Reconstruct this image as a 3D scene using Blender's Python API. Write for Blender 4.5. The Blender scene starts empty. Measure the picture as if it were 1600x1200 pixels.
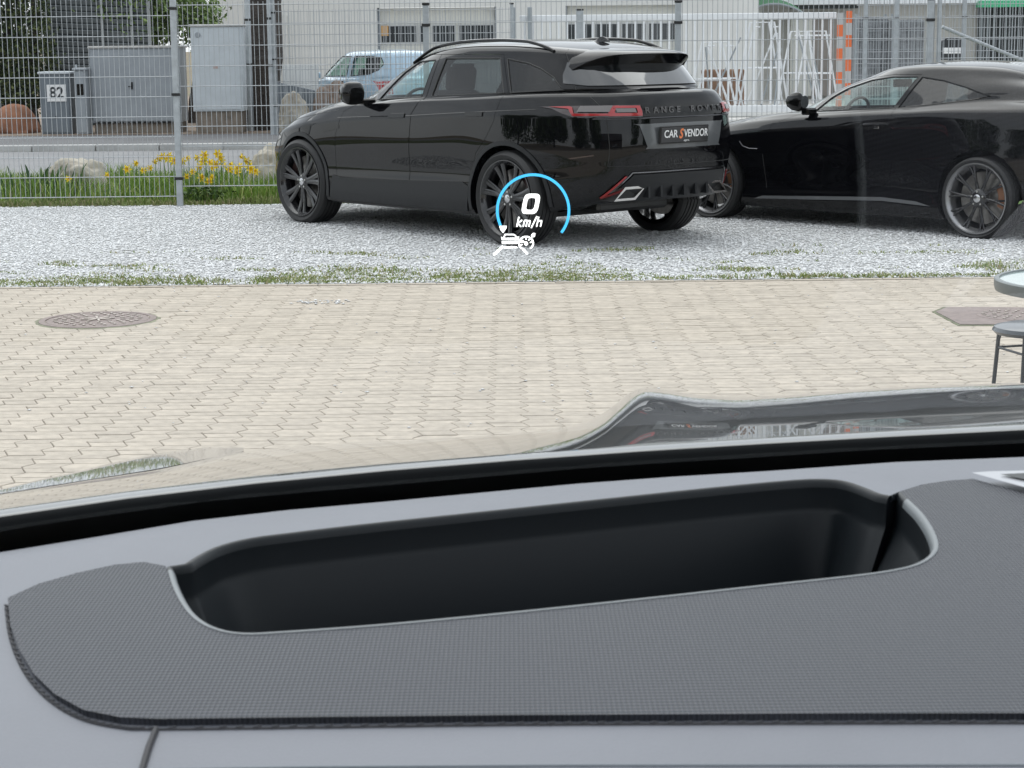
import bpy, bmesh, math, random
import numpy as np
from math import sin, cos, tan, pi, radians, sqrt
from mathutils import Vector, Matrix
from mathutils.bvhtree import BVHTree
from mathutils.geometry import delaunay_2d_cdt

random.seed(7); RN = np.random.RandomState(7)
S = bpy.context.scene
C = S.collection

# ------------------------------------------------------------------ camera
H = 1.617; PITCH = 0.1769; ROLL = -0.01047; FPX = 3000.0
cd = bpy.data.cameras.new('camera'); cam = bpy.data.objects.new('camera', cd); C.objects.link(cam)
cd.sensor_width = 36; cd.lens = 36 * FPX / 1600; cd.clip_end = 600; cd.clip_start = 0.05
cam.location = (0, 0, H)
cam.rotation_euler = (Matrix.Rotation(pi / 2 - PITCH, 3, 'X') @ Matrix.Rotation(ROLL, 3, 'Z')).to_euler()
cd.dof.use_dof = True; cd.dof.focus_distance = 15.0; cd.dof.aperture_fstop = 60
S.camera = cam
# ------------------------------------------------------------------ world, sun, exposure
W = bpy.data.worlds.new('World'); S.world = W; W.use_nodes = True
nt = W.node_tree; nt.nodes.clear()
SUN_EL, SUN_AZ = 60, -18      # azimuth measured from +Y, clockwise (beyond the cars)
sky = nt.nodes.new('ShaderNodeTexSky'); sky.sky_type = 'NISHITA'; sky.sun_disc = False
sky.sun_elevation = radians(SUN_EL); sky.sun_rotation = radians(SUN_AZ); sky.air_density = 1.0; sky.dust_density = 1.5; sky.ozone_density = 1
hs = nt.nodes.new('ShaderNodeHueSaturation'); hs.inputs['Saturation'].default_value = 0.5
# overcast: a layer of pale cloud over the clear sky
tcw = nt.nodes.new('ShaderNodeTexCoord'); nzw = nt.nodes.new('ShaderNodeTexNoise'); nzw.inputs['Scale'].default_value = 2.2; nzw.inputs['Detail'].default_value = 6
mpw = nt.nodes.new('ShaderNodeMapping'); mpw.inputs['Scale'].default_value = (1, 1, 2.5)
nt.links.new(tcw.outputs['Generated'], mpw.inputs[0]); nt.links.new(mpw.outputs[0], nzw.inputs['Vector'])
crw = nt.nodes.new('ShaderNodeValToRGB'); crw.color_ramp.elements[0].position = .3; crw.color_ramp.elements[0].color = (3.6, 3.8, 4.1, 1); crw.color_ramp.elements[1].position = .7; crw.color_ramp.elements[1].color = (6.2, 6.3, 6.5, 1)
nt.links.new(nzw.outputs[0], crw.inputs[0])
mxw = nt.nodes.new('ShaderNodeMix'); mxw.data_type = 'RGBA'; mxw.inputs[0].default_value = .8
bgn = nt.nodes.new('ShaderNodeBackground'); bgn.inputs['Strength'].default_value = 0.13
wo = nt.nodes.new('ShaderNodeOutputWorld')
nt.links.new(sky.outputs[0], hs.inputs['Color']); nt.links.new(hs.outputs[0], mxw.inputs[6]); nt.links.new(crw.outputs[0], mxw.inputs[7])
nt.links.new(mxw.outputs[2], bgn.inputs['Color']); nt.links.new(bgn.outputs[0], wo.inputs[0])
sl = bpy.data.lights.new('sun', 'SUN'); sl.energy = 1.0; sl.angle = radians(80); sl.color = (1, .98, .95)
so = bpy.data.objects.new('sun', sl); C.objects.link(so)
so.rotation_euler = (radians(90 - SUN_EL), 0, radians(180 - SUN_AZ))
S.view_settings.view_transform = 'Standard'; S.view_settings.look = 'None'; S.view_settings.gamma = 1
S.view_settings.exposure = 1.05
S.render.engine = 'CYCLES'
S.cycles.use_denoising = True; S.cycles.max_bounces = 8; S.cycles.transparent_max_bounces = 24
S.cycles.glossy_bounces = 5; S.cycles.caustics_reflective = False; S.cycles.caustics_refractive = False

# ------------------------------------------------------------------ helpers
def tag(o, label=None, cat=None, group=None, kind=None):
    if label: o['label'] = label
    if cat: o['category'] = cat
    if group: o['group'] = group
    if kind: o['kind'] = kind
    return o
def empty(name, loc=(0, 0, 0), rz=0.0):
    o = bpy.data.objects.new(name, None); C.objects.link(o); o.location = loc; o.rotation_euler = (0, 0, rz)
    o.empty_display_size = .1
    return o
def mk(name, vs, fs, mat=None, parent=None, smooth=False, angle=None):
    me = bpy.data.meshes.new(name)
    me.from_pydata([tuple(v) for v in vs], [], [tuple(f) for f in fs])
    if smooth:
        me.polygons.foreach_set('use_smooth', [True] * len(me.polygons))
        if angle: me.set_sharp_from_angle(angle=radians(angle))
    me.update()
    if mat: me.materials.append(mat)
    o = bpy.data.objects.new(name, me); C.objects.link(o)
    if parent: o.parent = parent
    return o
class MB:
    def __init__(s): s.v = []; s.f = []
    def add(s, vs, fs):
        n = len(s.v); s.v += [tuple(v) for v in vs]; s.f += [tuple(i + n for i in f) for f in fs]; return s
    def box(s, c, d, rz=0, bev=0, M=None):
        x, y, z = d[0] / 2, d[1] / 2, d[2] / 2
        if bev:
            b = min(bev, x * .45, y * .45, z * .45)
            vs = []; fs = []
            # chamfered box
            P = []
            for sx in (-1, 1):
                for sy in (-1, 1):
                    for sz in (-1, 1):
                        P.append((sx * (x - b), sy * (y - b), sz * z)); P.append((sx * (x - b), sy * y, sz * (z - b))); P.append((sx * x, sy * (y - b), sz * (z - b)))
            bm = bmesh.new()
            for p in P: bm.verts.new(p)
            bmesh.ops.convex_hull(bm, input=bm.verts)
            bmesh.ops.dissolve_limit(bm, angle_limit=.01, verts=bm.verts, edges=bm.edges)
            bm.verts.ensure_lookup_table(); bm.verts.index_update()
            vs = [v.co.copy() for v in bm.verts]; fs = [[v.index for v in f.verts] for f in bm.faces]; bm.free()
        else:
            vs = [Vector((a * x, b_ * y, c_ * z)) for a in (-1, 1) for b_ in (-1, 1) for c_ in (-1, 1)]
            fs = [(0, 1, 3, 2), (4, 6, 7, 5), (0, 4, 5, 1), (2, 3, 7, 6), (0, 2, 6, 4), (1, 5, 7, 3)]
        R = M if M is not None else Matrix.Rotation(rz, 3, 'Z')
        return s.add([R @ Vector(v) + Vector(c) for v in vs], fs)
    def tube(s, pts, r, n=8, caps=True, closed=False):
        pts = [Vector(p) for p in pts]; L = len(pts); rr = r if isinstance(r, (list, tuple)) else [r] * L
        vs = []; fs = []; up = None
        for i, p in enumerate(pts):
            if closed: d = pts[(i + 1) % L] - pts[i - 1]
            else: d = (pts[min(i + 1, L - 1)] - pts[max(i - 1, 0)])
            d.normalize()
            if up is None: up = Vector((0, 0, 1)) if abs(d.z) < .9 else Vector((0, 1, 0))
            a = d.cross(up); a.normalize(); b = a.cross(d); b.normalize(); up = b
            for k in range(n):
                t = 2 * pi * k / n; vs.append(p + (a * cos(t) + b * sin(t)) * rr[i])
        for i in range(L if closed else L - 1):
            j = (i + 1) % L
            for k in range(n): fs.append((i * n + k, i * n + (k + 1) % n, j * n + (k + 1) % n, j * n + k))
        if caps and not closed:
            fs.append(tuple(range(n))[::-1]); fs.append(tuple((L - 1) * n + k for k in range(n)))
        return s.add(vs, fs)
    def lathe(s, prof, n=32, axis='z', c=(0, 0, 0), caps=False):
        vs = []; fs = []
        for (r, h) in prof:
            for k in range(n):
                t = 2 * pi * k / n
                p = (r * cos(t), r * sin(t), h) if axis == 'z' else ((r * cos(t), h, r * sin(t)) if axis == 'y' else (h, r * cos(t), r * sin(t)))
                vs.append(Vector(p) + Vector(c))
        for i in range(len(prof) - 1):
            for k in range(n): fs.append((i * n + k, i * n + (k + 1) % n, (i + 1) * n + (k + 1) % n, (i + 1) * n + k))
        if caps: fs.append(tuple(range(n))); fs.append(tuple((len(prof) - 1) * n + k for k in range(n)))
        return s.add(vs, fs)
    def prism(s, poly, z0, z1, f=lambda p, z: (p[0], p[1], z)):
        n = len(poly); vs = [f(p, z0) for p in poly] + [f(p, z1) for p in poly]
        fs = [tuple(range(n))[::-1], tuple(range(n, 2 * n))] + [(i, (i + 1) % n, n + (i + 1) % n, n + i) for i in range(n)]
        return s.add(vs, fs)
    def build(s, name, mat=None, parent=None, smooth=False, angle=35, fix=True):
        o = mk(name, s.v, s.f, mat, parent)
        if fix:
            bm = bmesh.new(); bm.from_mesh(o.data); bmesh.ops.recalc_face_normals(bm, faces=bm.faces); bm.to_mesh(o.data); bm.free()
        if smooth:
            o.data.polygons.foreach_set('use_smooth', [True] * len(o.data.polygons)); o.data.set_sharp_from_angle(angle=radians(angle))
        return o
def inpoly(p, poly):
    x, y = p; c = False; n = len(poly); j = n - 1
    for i in range(n):
        xi, yi = poly[i][0], poly[i][1]; xj, yj = poly[j][0], poly[j][1]
        if (yi > y) != (yj > y) and x < (xj - xi) * (y - yi) / (yj - yi) + xi: c = not c
        j = i
    return c
def dens(poly, step, closed=True):
    out = []; n = len(poly)
    for i in range(n if closed else n - 1):
        a = Vector(poly[i][:2]); b = Vector(poly[(i + 1) % n][:2]); k = max(1, int((b - a).length / step))
        for t in range(k): q = a.lerp(b, t / k); out.append((q.x, q.y))
    if not closed: out.append(tuple(poly[-1][:2]))
    return out
def smooth_poly(pts, sub=6, closed=True):
    """Catmull-Rom through 2D/3D points"""
    n = len(pts); out = []; P = [Vector(p) for p in pts]
    for i in range(n if closed else n - 1):
        p0 = P[(i - 1) % n] if closed or i > 0 else P[0]; p1 = P[i]; p2 = P[(i + 1) % n]; p3 = P[(i + 2) % n] if closed or i + 2 < n else P[-1]
        for k in range(sub):
            t = k / sub
            out.append(.5 * ((2 * p1) + (p2 - p0) * t + (2 * p0 - 5 * p1 + 4 * p2 - p3) * t * t + (3 * p1 - p0 - 3 * p2 + p3) * t ** 3))
    if not closed: out.append(P[-1])
    return out
def fill(outer, holes=(), step=.05, es=None):
    """triangulated 2D region with inner grid points. returns verts2d, tris"""
    loops = [dens(outer, es or step)] + [dens(h, es or step) for h in holes]
    vs = []; ed = []
    for L in loops:
        b = len(vs); vs += [Vector(p) for p in L]; ed += [(b + i, b + (i + 1) % len(L)) for i in range(len(L))]
    xs = [p[0] for p in loops[0]]; ys = [p[1] for p in loops[0]]
    allb = np.array([p for L in loops for p in L])
    x = min(xs) + step * .5; k = 0
    while x < max(xs):
        y = min(ys) + step * (.25 + .5 * (k % 2))
        while y < max(ys):
            if inpoly((x, y), loops[0]) and not any(inpoly((x, y), h) for h in loops[1:]):
                if ((allb - (x, y)) ** 2).sum(1).min() > (step * .45) ** 2: vs.append(Vector((x, y)))
            y += step
        x += step * .87; k += 1
    r = delaunay_2d_cdt(vs, ed, [], 0, 1e-6)
    V2 = r[0]; T = []
    for t in r[2]:
        c = ((V2[t[0]][0] + V2[t[1]][0] + V2[t[2]][0]) / 3, (V2[t[0]][1] + V2[t[1]][1] + V2[t[2]][1]) / 3)
        if inpoly(c, loops[0]) and not any(inpoly(c, h) for h in loops[1:]): T.append(tuple(t))
    return V2, T
def tab(T, x):
    if not isinstance(T, (list, tuple)): return T
    if x <= T[0][0]: return T[0][1]
    for i in range(len(T) - 1):
        if x <= T[i + 1][0]:
            x0, y0 = T[i]; x1, y1 = T[i + 1]; t = (x - x0) / (x1 - x0)
            m0 = (y1 - y0) / (x1 - x0) if i == 0 else (y1 - T[i - 1][1]) / (x1 - T[i - 1][0])
            m1 = (y1 - y0) / (x1 - x0) if i + 2 >= len(T) else (T[i + 2][1] - y0) / (T[i + 2][0] - x0)
            h = x1 - x0; t2 = t * t; t3 = t2 * t
            return (2 * t3 - 3 * t2 + 1) * y0 + (t3 - 2 * t2 + t) * h * m0 + (-2 * t3 + 3 * t2) * y1 + (t3 - t2) * h * m1
    return T[-1][1]
# pixel of the photograph -> ray, used to survey where things stand
def ray(u, v):
    u -= 800; v -= 600; cr, sr = cos(ROLL), sin(ROLL)
    uu = u * cr + v * sr; vv = -u * sr + v * cr; c, s = cos(PITCH), sin(PITCH); up = -vv
    return Vector((uu, FPX * c + up * s, -FPX * s + up * c))
def atz(u, v, z=0.0):
    r = ray(u, v); return r * ((z - H) / r.z) + Vector((0, 0, H))
def aty(u, v, y):
    r = ray(u, v); return r * (y / r.y) + Vector((0, 0, H))

# ------------------------------------------------------------------ materials
def mat(name, col, rough=.6, metal=0, spec=.5, coat=0, bump=0, bscale=80, var=0, vscale=3, emis=None, estr=1, bdist=.002, island=0, objr=0, detail=4, coatr=.03, sheen=0, coatior=1.5):
    m = bpy.data.materials.new(name); m.use_nodes = True; n = m.node_tree; b = n.nodes['Principled BSDF']
    b.inputs['Base Color'].default_value = (*col, 1); b.inputs['Roughness'].default_value = rough; b.inputs['Metallic'].default_value = metal
    b.inputs['Specular IOR Level'].default_value = spec; b.inputs['Coat Weight'].default_value = coat; b.inputs['Coat Roughness'].default_value = coatr; b.inputs['Coat IOR'].default_value = coatior
    if sheen: b.inputs['Sheen Weight'].default_value = sheen
    if emis: b.inputs['Emission Color'].default_value = (*emis, 1); b.inputs['Emission Strength'].default_value = estr
    tc = n.nodes.new('ShaderNodeTexCoord')
    cur = None
    if var:
        nz = n.nodes.new('ShaderNodeTexNoise'); nz.inputs['Scale'].default_value = vscale; nz.inputs['Detail'].default_value = detail; nz.inputs['Roughness'].default_value = .6
        n.links.new(tc.outputs['Object'], nz.inputs['Vector'])
        mr = n.nodes.new('ShaderNodeMapRange'); mr.inputs[1].default_value = .3; mr.inputs[2].default_value = .7; mr.inputs[3].default_value = 1 - var; mr.inputs[4].default_value = 1 + var
        n.links.new(nz.outputs[0], mr.inputs[0]); cur = mr.outputs[0]
    for flag, kind, out in ((island, 'ShaderNodeNewGeometry', 'Random Per Island'), (objr, 'ShaderNodeObjectInfo', 'Random')):
        if flag:
            g = n.nodes.new(kind); mr = n.nodes.new('ShaderNodeMapRange'); mr.inputs[3].default_value = 1 - flag; mr.inputs[4].default_value = 1 + flag
            n.links.new(g.outputs[out], mr.inputs[0])
            if cur is None: cur = mr.outputs[0]
            else:
                mu = n.nodes.new('ShaderNodeMath'); mu.operation = 'MULTIPLY'; n.links.new(cur, mu.inputs[0]); n.links.new(mr.outputs[0], mu.inputs[1]); cur = mu.outputs[0]
    if cur is not None:
        mx = n.nodes.new('ShaderNodeVectorMath'); mx.operation = 'SCALE'; mx.inputs[0].default_value = col
        n.links.new(cur, mx.inputs['Scale']); n.links.new(mx.outputs[0], b.inputs['Base Color'])
    if bump:
        nz = n.nodes.new('ShaderNodeTexNoise'); nz.inputs['Scale'].default_value = bscale; nz.inputs['Detail'].default_value = 3
        n.links.new(tc.outputs['Object'], nz.inputs['Vector'])
        bp = n.nodes.new('ShaderNodeBump'); bp.inputs['Strength'].default_value = bump; bp.inputs['Distance'].default_value = bdist
        n.links.new(nz.outputs[0], bp.inputs['Height']); n.links.new(bp.outputs[0], b.inputs['Normal'])
    return m
def glass(name, tint, ior=1.45, strength=1.0, rough=0.0):
    m = bpy.data.materials.new(name); m.use_nodes = True; n = m.node_tree; n.nodes.clear()
    o = n.nodes.new('ShaderNodeOutputMaterial'); t = n.nodes.new('ShaderNodeBsdfTransparent'); t.inputs[0].default_value = (*tint, 1)
    g = n.nodes.new('ShaderNodeBsdfGlossy'); g.inputs['Roughness'].default_value = rough; g.inputs[0].default_value = (1, 1, 1, 1)
    fr = n.nodes.new('ShaderNodeLayerWeight'); pw = n.nodes.new('ShaderNodeMath'); pw.operation = 'POWER'; pw.inputs[1].default_value = 5
    f0 = ((ior - 1) / (ior + 1)) ** 2; ma = n.nodes.new('ShaderNodeMath'); ma.operation = 'MULTIPLY_ADD'; ma.inputs[1].default_value = 1 - f0; ma.inputs[2].default_value = f0
    n.links.new(fr.outputs['Facing'], pw.inputs[0]); n.links.new(pw.outputs[0], ma.inputs[0]); fr = ma
    mu = n.nodes.new('ShaderNodeMath'); mu.operation = 'MULTIPLY'; mu.inputs[1].default_value = strength
    mx = n.nodes.new('ShaderNodeMixShader')
    n.links.new(fr.outputs[0], mu.inputs[0]); n.links.new(mu.outputs[0], mx.inputs[0]); n.links.new(t.outputs[0], mx.inputs[1]); n.links.new(g.outputs[0], mx.inputs[2]); n.links.new(mx.outputs[0], o.inputs[0])
    return m
def colramp_mat(m, stops, scale, detail=6, coord='Object', dist=0.0, rough=.6):
    """multiply-free: replace base colour by a noise driven ramp"""
    n = m.node_tree; b = n.nodes['Principled BSDF']; tc = n.nodes.new('ShaderNodeTexCoord'); nz = n.nodes.new('ShaderNodeTexNoise')
    nz.inputs['Scale'].default_value = scale; nz.inputs['Detail'].default_value = detail; nz.inputs['Roughness'].default_value = rough; nz.inputs['Distortion'].default_value = dist
    cr = n.nodes.new('ShaderNodeValToRGB'); e = cr.color_ramp.elements
    while len(e) > 1: e.remove(e[-1])
    e[0].position = stops[0][0]; e[0].color = (*stops[0][1], 1)
    for p, c in stops[1:]: q = e.new(p); q.color = (*c, 1)
    n.links.new(tc.outputs[coord], nz.inputs['Vector']); n.links.new(nz.outputs[0], cr.inputs[0]); n.links.new(cr.outputs[0], b.inputs['Base Color'])
    return m
paint = mat('black_paint', (.003, .003, .004), .4, coat=1, spec=.0, coatior=1.4, coatr=.01)
paint_vel = mat('black_metallic_paint', (.003, .003, .004), .4, coat=1, spec=.0, coatior=1.42, coatr=.01)
clad = mat('satin_black_cladding', (.014, .015, .017), .4, spec=.35, bump=.05, bscale=60)
gloss_black = mat('gloss_black_trim', (.004, .004, .004), .06, spec=.35)
rubber = mat('tyre_rubber', (.018, .018, .019), .62, bump=.1, bscale=120)
rim_black = mat('satin_black_rim', (.012, .012, .014), .22, coat=.5)
rim_edge = mat('dark_machined_rim', (.10, .10, .105), .25, metal=.9)
lip_silver = mat('machined_rim_lip', (.32, .32, .33), .28, metal=.9)
disc_m = mat('brake_disc_steel', (.25, .24, .23), .35, metal=.9, var=.2, vscale=20)
caliper_brown = mat('bronze_caliper', (.28, .12, .055), .4, coat=.3)
caliper_dark = mat('dark_caliper', (.03, .012, .01), .5)
chrome = mat('brushed_steel', (.55, .54, .53), .18, metal=1)
silver_badge = mat('silver_badge', (.6, .6, .62), .2, metal=1)
red_lens = mat('red_light_lens', (.27, .018, .022), .12, coat=.6, emis=(.5, .03, .03), estr=.05)
dark_lens = mat('smoked_light_lens', (.02, .006, .007), .06, coat=1)
clear_lens = mat('clear_light_lens', (.13, .12, .12), .2, coat=.4)
interior = mat('dark_interior', (.02, .02, .022), .7)
interior_mid = mat('grey_headlining', (.20, .20, .20), .9)
letter_black = mat('dark_raised_letters', (.10, .10, .105), .22, coat=.5)
white_print = mat('white_print', (.8, .8, .8), .5)
orange_print = mat('orange_print', (.8, .22, .08), .5)
plate_black = mat('black_plate', (.012, .012, .014), .3, coat=.4)
glass_clear = glass('clear_car_glass', (.82, .95, .92), 1.5)
glass_dark = glass('privacy_glass', (.16, .17, .18), 1.5, 1.25)
glass_opaque = mat('dark_rear_glass', (.006, .007, .008), .02, coat=1, spec=1.0)
glass_ws = glass('windscreen_glass', (.94, .965, .955), 1.36, .6)
galv = mat('galvanised_steel', (.42, .45, .47), .45, metal=.35, var=.15, vscale=12)
galv_wire = mat('galvanised_wire', (.42, .44, .46), .5, metal=.3)
galv_dark = mat('weathered_galvanised', (.30, .33, .35), .5, metal=.3)
black_plastic = mat('black_plastic', (.01, .01, .01), .5)
# ------------------------------------------------------------------ ground structure
def sheet(name, x0, x1, y0, y1, z, m, thick=0):
    b = MB()
    if thick: b.box(((x0 + x1) / 2, (y0 + y1) / 2, z - thick / 2), (x1 - x0, y1 - y0, thick))
    else: b.add([(x0, y0, z), (x1, y0, z), (x1, y1, z), (x0, y1, z)], [(0, 1, 2, 3)])
    return tag(b.build(name, m, fix=False), kind='structure')
soil_m = mat('bare_soil', (.16, .12, .085), .95, bump=.6, bscale=18, bdist=.03); colramp_mat(soil_m, [(.3, (.10, .072, .05)), (.5, (.19, .145, .10)), (.62, (.13, .15, .06)), (.75, (.25, .20, .15))], 1.6)
sheet('ground', -300, 300, -120, 420, -.03, soil_m)
asph_m = mat('pale_asphalt', (.21, .21, .215), .9, bump=.3, bscale=60, bdist=.004, var=.12, vscale=.7)
asph_d = mat('footpath_asphalt', (.13, .13, .135), .9, bump=.3, bscale=60, bdist=.004, var=.15, vscale=.9)
sheet('road', -60, 60, 23.4, 30.3, -.022, asph_m)
kerb_m = mat('granite_kerb', (.45, .45, .44), .8, var=.2, vscale=2)
kb = empty('kerb', (0, 30.4, 0)); tag(kb, kind='structure')
k0 = None
for i in range(60):
    x = -30 + i * 1.0
    if k0 is None:
        k0 = MB().box((0, 0, 0), (.985, .15, .2), bev=.012).build('kerb_stone', kerb_m, kb); o = k0
    else:
        o = k0.copy(); C.objects.link(o); o.name = 'kerb_stone'
    o.location = (x, 0, -.02)
sheet('footpath', -60, 60, 30.49, 34.4, .04, asph_d, .08)
conc_m = mat('yard_concrete', (.52, .51, .49), .9, var=.15, vscale=.5, bump=.2, bscale=30)
sheet('yard', -3.5, 60, 34.42, 60, .045, conc_m, .08)
bed_m = mat('planting_bed_soil', (.13, .09, .06), .95, bump=.6, bscale=14, bdist=.04); colramp_mat(bed_m, [(.3, (.10, .07, .05)), (.5, (.22, .17, .13)), (.75, (.33, .27, .22))], 3)
sheet('planting_bed', -60, -3.52, 34.42, 60, .045, bed_m, .08)

# gravel bed
grav_m = mat('gravel_bed', (.5, .5, .5), .95, bump=.8, bscale=45, bdist=.02); colramp_mat(grav_m, [(.3, (.40, .40, .395)), (.5, (.56, .56, .555)), (.7, (.68, .69, .70))], 38, rough=.8)
sheet('gravel_bed', -40, 40, 12.98, 19.62, -.004, grav_m)
GY0 = 12.99
def pebble_field(name, n, region, sz, m, zc, weight=None, seed=1):
    R = np.random.RandomState(seed)
    # squashed octahedra with jitter
    base = np.array([(1, 0, 0), (-1, 0, 0), (0, 1, 0), (0, -1, 0), (0, 0, 1), (0, 0, -1)], float)
    F = np.array([(0, 2, 4), (2, 1, 4), (1, 3, 4), (3, 0, 4), (2, 0, 5), (1, 2, 5), (3, 1, 5), (0, 3, 5)])
    x = R.uniform(region[0], region[1], n); y = R.uniform(0, 1, n)
    y = region[2] + (region[3] - region[2]) * (y ** 1.25)
    if weight is not None:
        k = np.array([R.rand() < weight(a, b) for a, b in zip(x, y)]); x = x[k]; y = y[k]; n = len(x)
    s = R.uniform(sz[0], sz[1], (n, 1)) * (1 + .0 * y[:, None])
    V = base[None] * (1 + R.uniform(-.3, .3, (n, 6, 3))) + R.uniform(-.22, .22, (n, 6, 3))
    V *= s[:, :, None] * np.stack([np.ones(n), R.uniform(.6, 1, n), R.uniform(.25, .42, n)], 1)[:, None]
    a = R.uniform(0, 2 * pi, n); ca, sa = np.cos(a), np.sin(a)
    X = V[..., 0] * ca[:, None] - V[..., 1] * sa[:, None]; Y = V[..., 0] * sa[:, None] + V[..., 1] * ca[:, None]
    V = np.stack([X + x[:, None], Y + y[:, None], V[..., 2] + zc + s * .35], -1).reshape(-1, 3)
    FF = (F[None] + 6 * np.arange(n)[:, None, None]).reshape(-1, 3)
    me = bpy.data.meshes.new(name); me.vertices.add(len(V)); me.vertices.foreach_set('co', V.ravel())
    me.loops.add(FF.size); me.loops.foreach_set('vertex_index', FF.ravel()); me.polygons.add(len(FF)); me.polygons.foreach_set('loop_start', np.arange(0, FF.size, 3))
    me.update(calc_edges=True); me.materials.append(m)
    o = bpy.data.objects.new(name, me); C.objects.link(o); return o
peb_m = mat('pale_gravel_stones', (.70, .705, .71), .85, island=.24)
g = pebble_field('gravel', 120000, (-5.4, 5.6, GY0 + .02, 19.6), (.009, .018), peb_m, -.004); tag(g, kind='stuff')
g.data.materials[0] = peb_m

# ---- paving of interlocking I-shaped concrete blocks
joint_m = mat('sandy_joints', (.17, .15, .12), .95, bump=.5, bscale=90, var=.3, vscale=5)
pav = sheet('paving', -40, 40, -6, 12.97, -.006, joint_m)
def block_mat(name, objr, island):
    m = mat(name, (.435, .385, .322), .9, bump=.6, bscale=120, bdist=.002, var=.17, vscale=16, detail=8, objr=objr, island=island)
    return m
pm_o = block_mat('concrete_block', .08, 0); pm_i = block_mat('concrete_block_field', 0, .08)
BW, BD = .150, .08
def xoff(y):          # the zig of the long joints, period .20 m
    y = y % .16
    return -.04 * y / .104 if y < .104 else -.04 + .04 * (y - .104) / .056
def block_shape(kind):
    ys = [0, .04, .08] if kind == 0 else [.08, .104, .16]
    def outl(g, ins):
        h = .0017
        yy = [ys[0] + h + ins, ys[1], ys[2] - h - ins]
        L = [(xoff(min(y, .1599999)) + g + ins, y) for y in yy]; R_ = [(xoff(min(y, .1599999)) + BW - g - ins, y) for y in yy]
        return L[::-1] + R_
    o1 = [(x - BW / 2, y) for x, y in outl(.0018, .0025)]; o0 = [(x - BW / 2, y) for x, y in outl(.0018, 0)]; nb = len(o0)
    bv = [(x, y, 0.0) for x, y in o1] + [(x, y, -.003) for x, y in o0] + [(x, y, -.03) for x, y in o0]
    bf = [tuple(range(nb))[::-1]] + [(i, (i + 1) % nb, nb + (i + 1) % nb, nb + i)[::1] for i in range(nb)] + [(nb + i, nb + (i + 1) % nb, 2 * nb + (i + 1) % nb, 2 * nb + i) for i in range(nb)]
    bf = [f[::-1] for f in bf]
    return bv, bf
SH = [block_shape(0), block_shape(1)]
blocks = []
MH = [(atz(153, 500).x, atz(153, 500).y, .345)]
m2c = atz(1575, 494)
for i in range(-60, 61):
    for j in range(28, 81):
        for k in (0, 1):
            x = i * BW; y = j * .16 + .015; yc = y + .04 + .08 * k; xc = x - .02
            if yc > 12.9: continue
            if any((xc - a) ** 2 + (yc - b) ** 2 < (r - .13) ** 2 for a, b, r in MH): continue
            if abs(xc - m2c.x) < .22 and abs(yc - m2c.y) < .12: continue
            blocks.append((x, y, k, xc, yc))
def vis(b):   # shown size: inside the frame, nearest first
    x, y = b[3], b[4]
    if abs(x) > y * .2667 + .05: return 1e9
    lim = 7.35 + max(0, (x + 1.9)) * .50      # the bonnet and the dashboard hide what lies nearer
    if y < lim: return 1e9
    return y
blocks.sort(key=vis)
protos = [mk('paving_block', SH[k][0], SH[k][1], pm_o) for k in (0, 1)]
used = [0, 0]
for (x, y, k, xc, yc) in blocks[:300]:
    o = protos[k] if not used[k] else protos[k].copy()
    if used[k]: C.objects.link(o)
    used[k] = 1; o.parent = pav
    o.location = (x, y, random.uniform(-.0015, .001)); o.rotation_euler = (random.uniform(-.008, .008), random.uniform(-.005, .005), random.uniform(-.006, .006))
    o.name = 'paving_block'
rest = MB()
for (x, y, k, xc, yc) in blocks[300:]:
    dz = random.uniform(-.0015, .001); tx = random.uniform(-.005, .005); ty = random.uniform(-.008, .008); a = random.uniform(-.006, .006)
    rest.add([(x + vx - a * vy, y + vy + a * vx, vz + dz + vx * tx + vy * ty) for vx, vy, vz in SH[k][0]], SH[k][1])
ro = mk('paving_block_field', rest.v, rest.f, pm_i, pav); tag(ro, kind='stuff')
# last row against the gravel: edge course
ec = None
for i in range(-45, 46):
    b = (i * .202, 12.955)
    if ec is None: ec = MB().box((0, 0, -.015), (.196, .05, .034), bev=.003).build('edge_block', pm_o, pav); o = ec
    else: o = ec.copy(); C.objects.link(o); o.name = 'edge_block'
    o.location = (b[0], b[1], random.uniform(-.002, .001))
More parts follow.
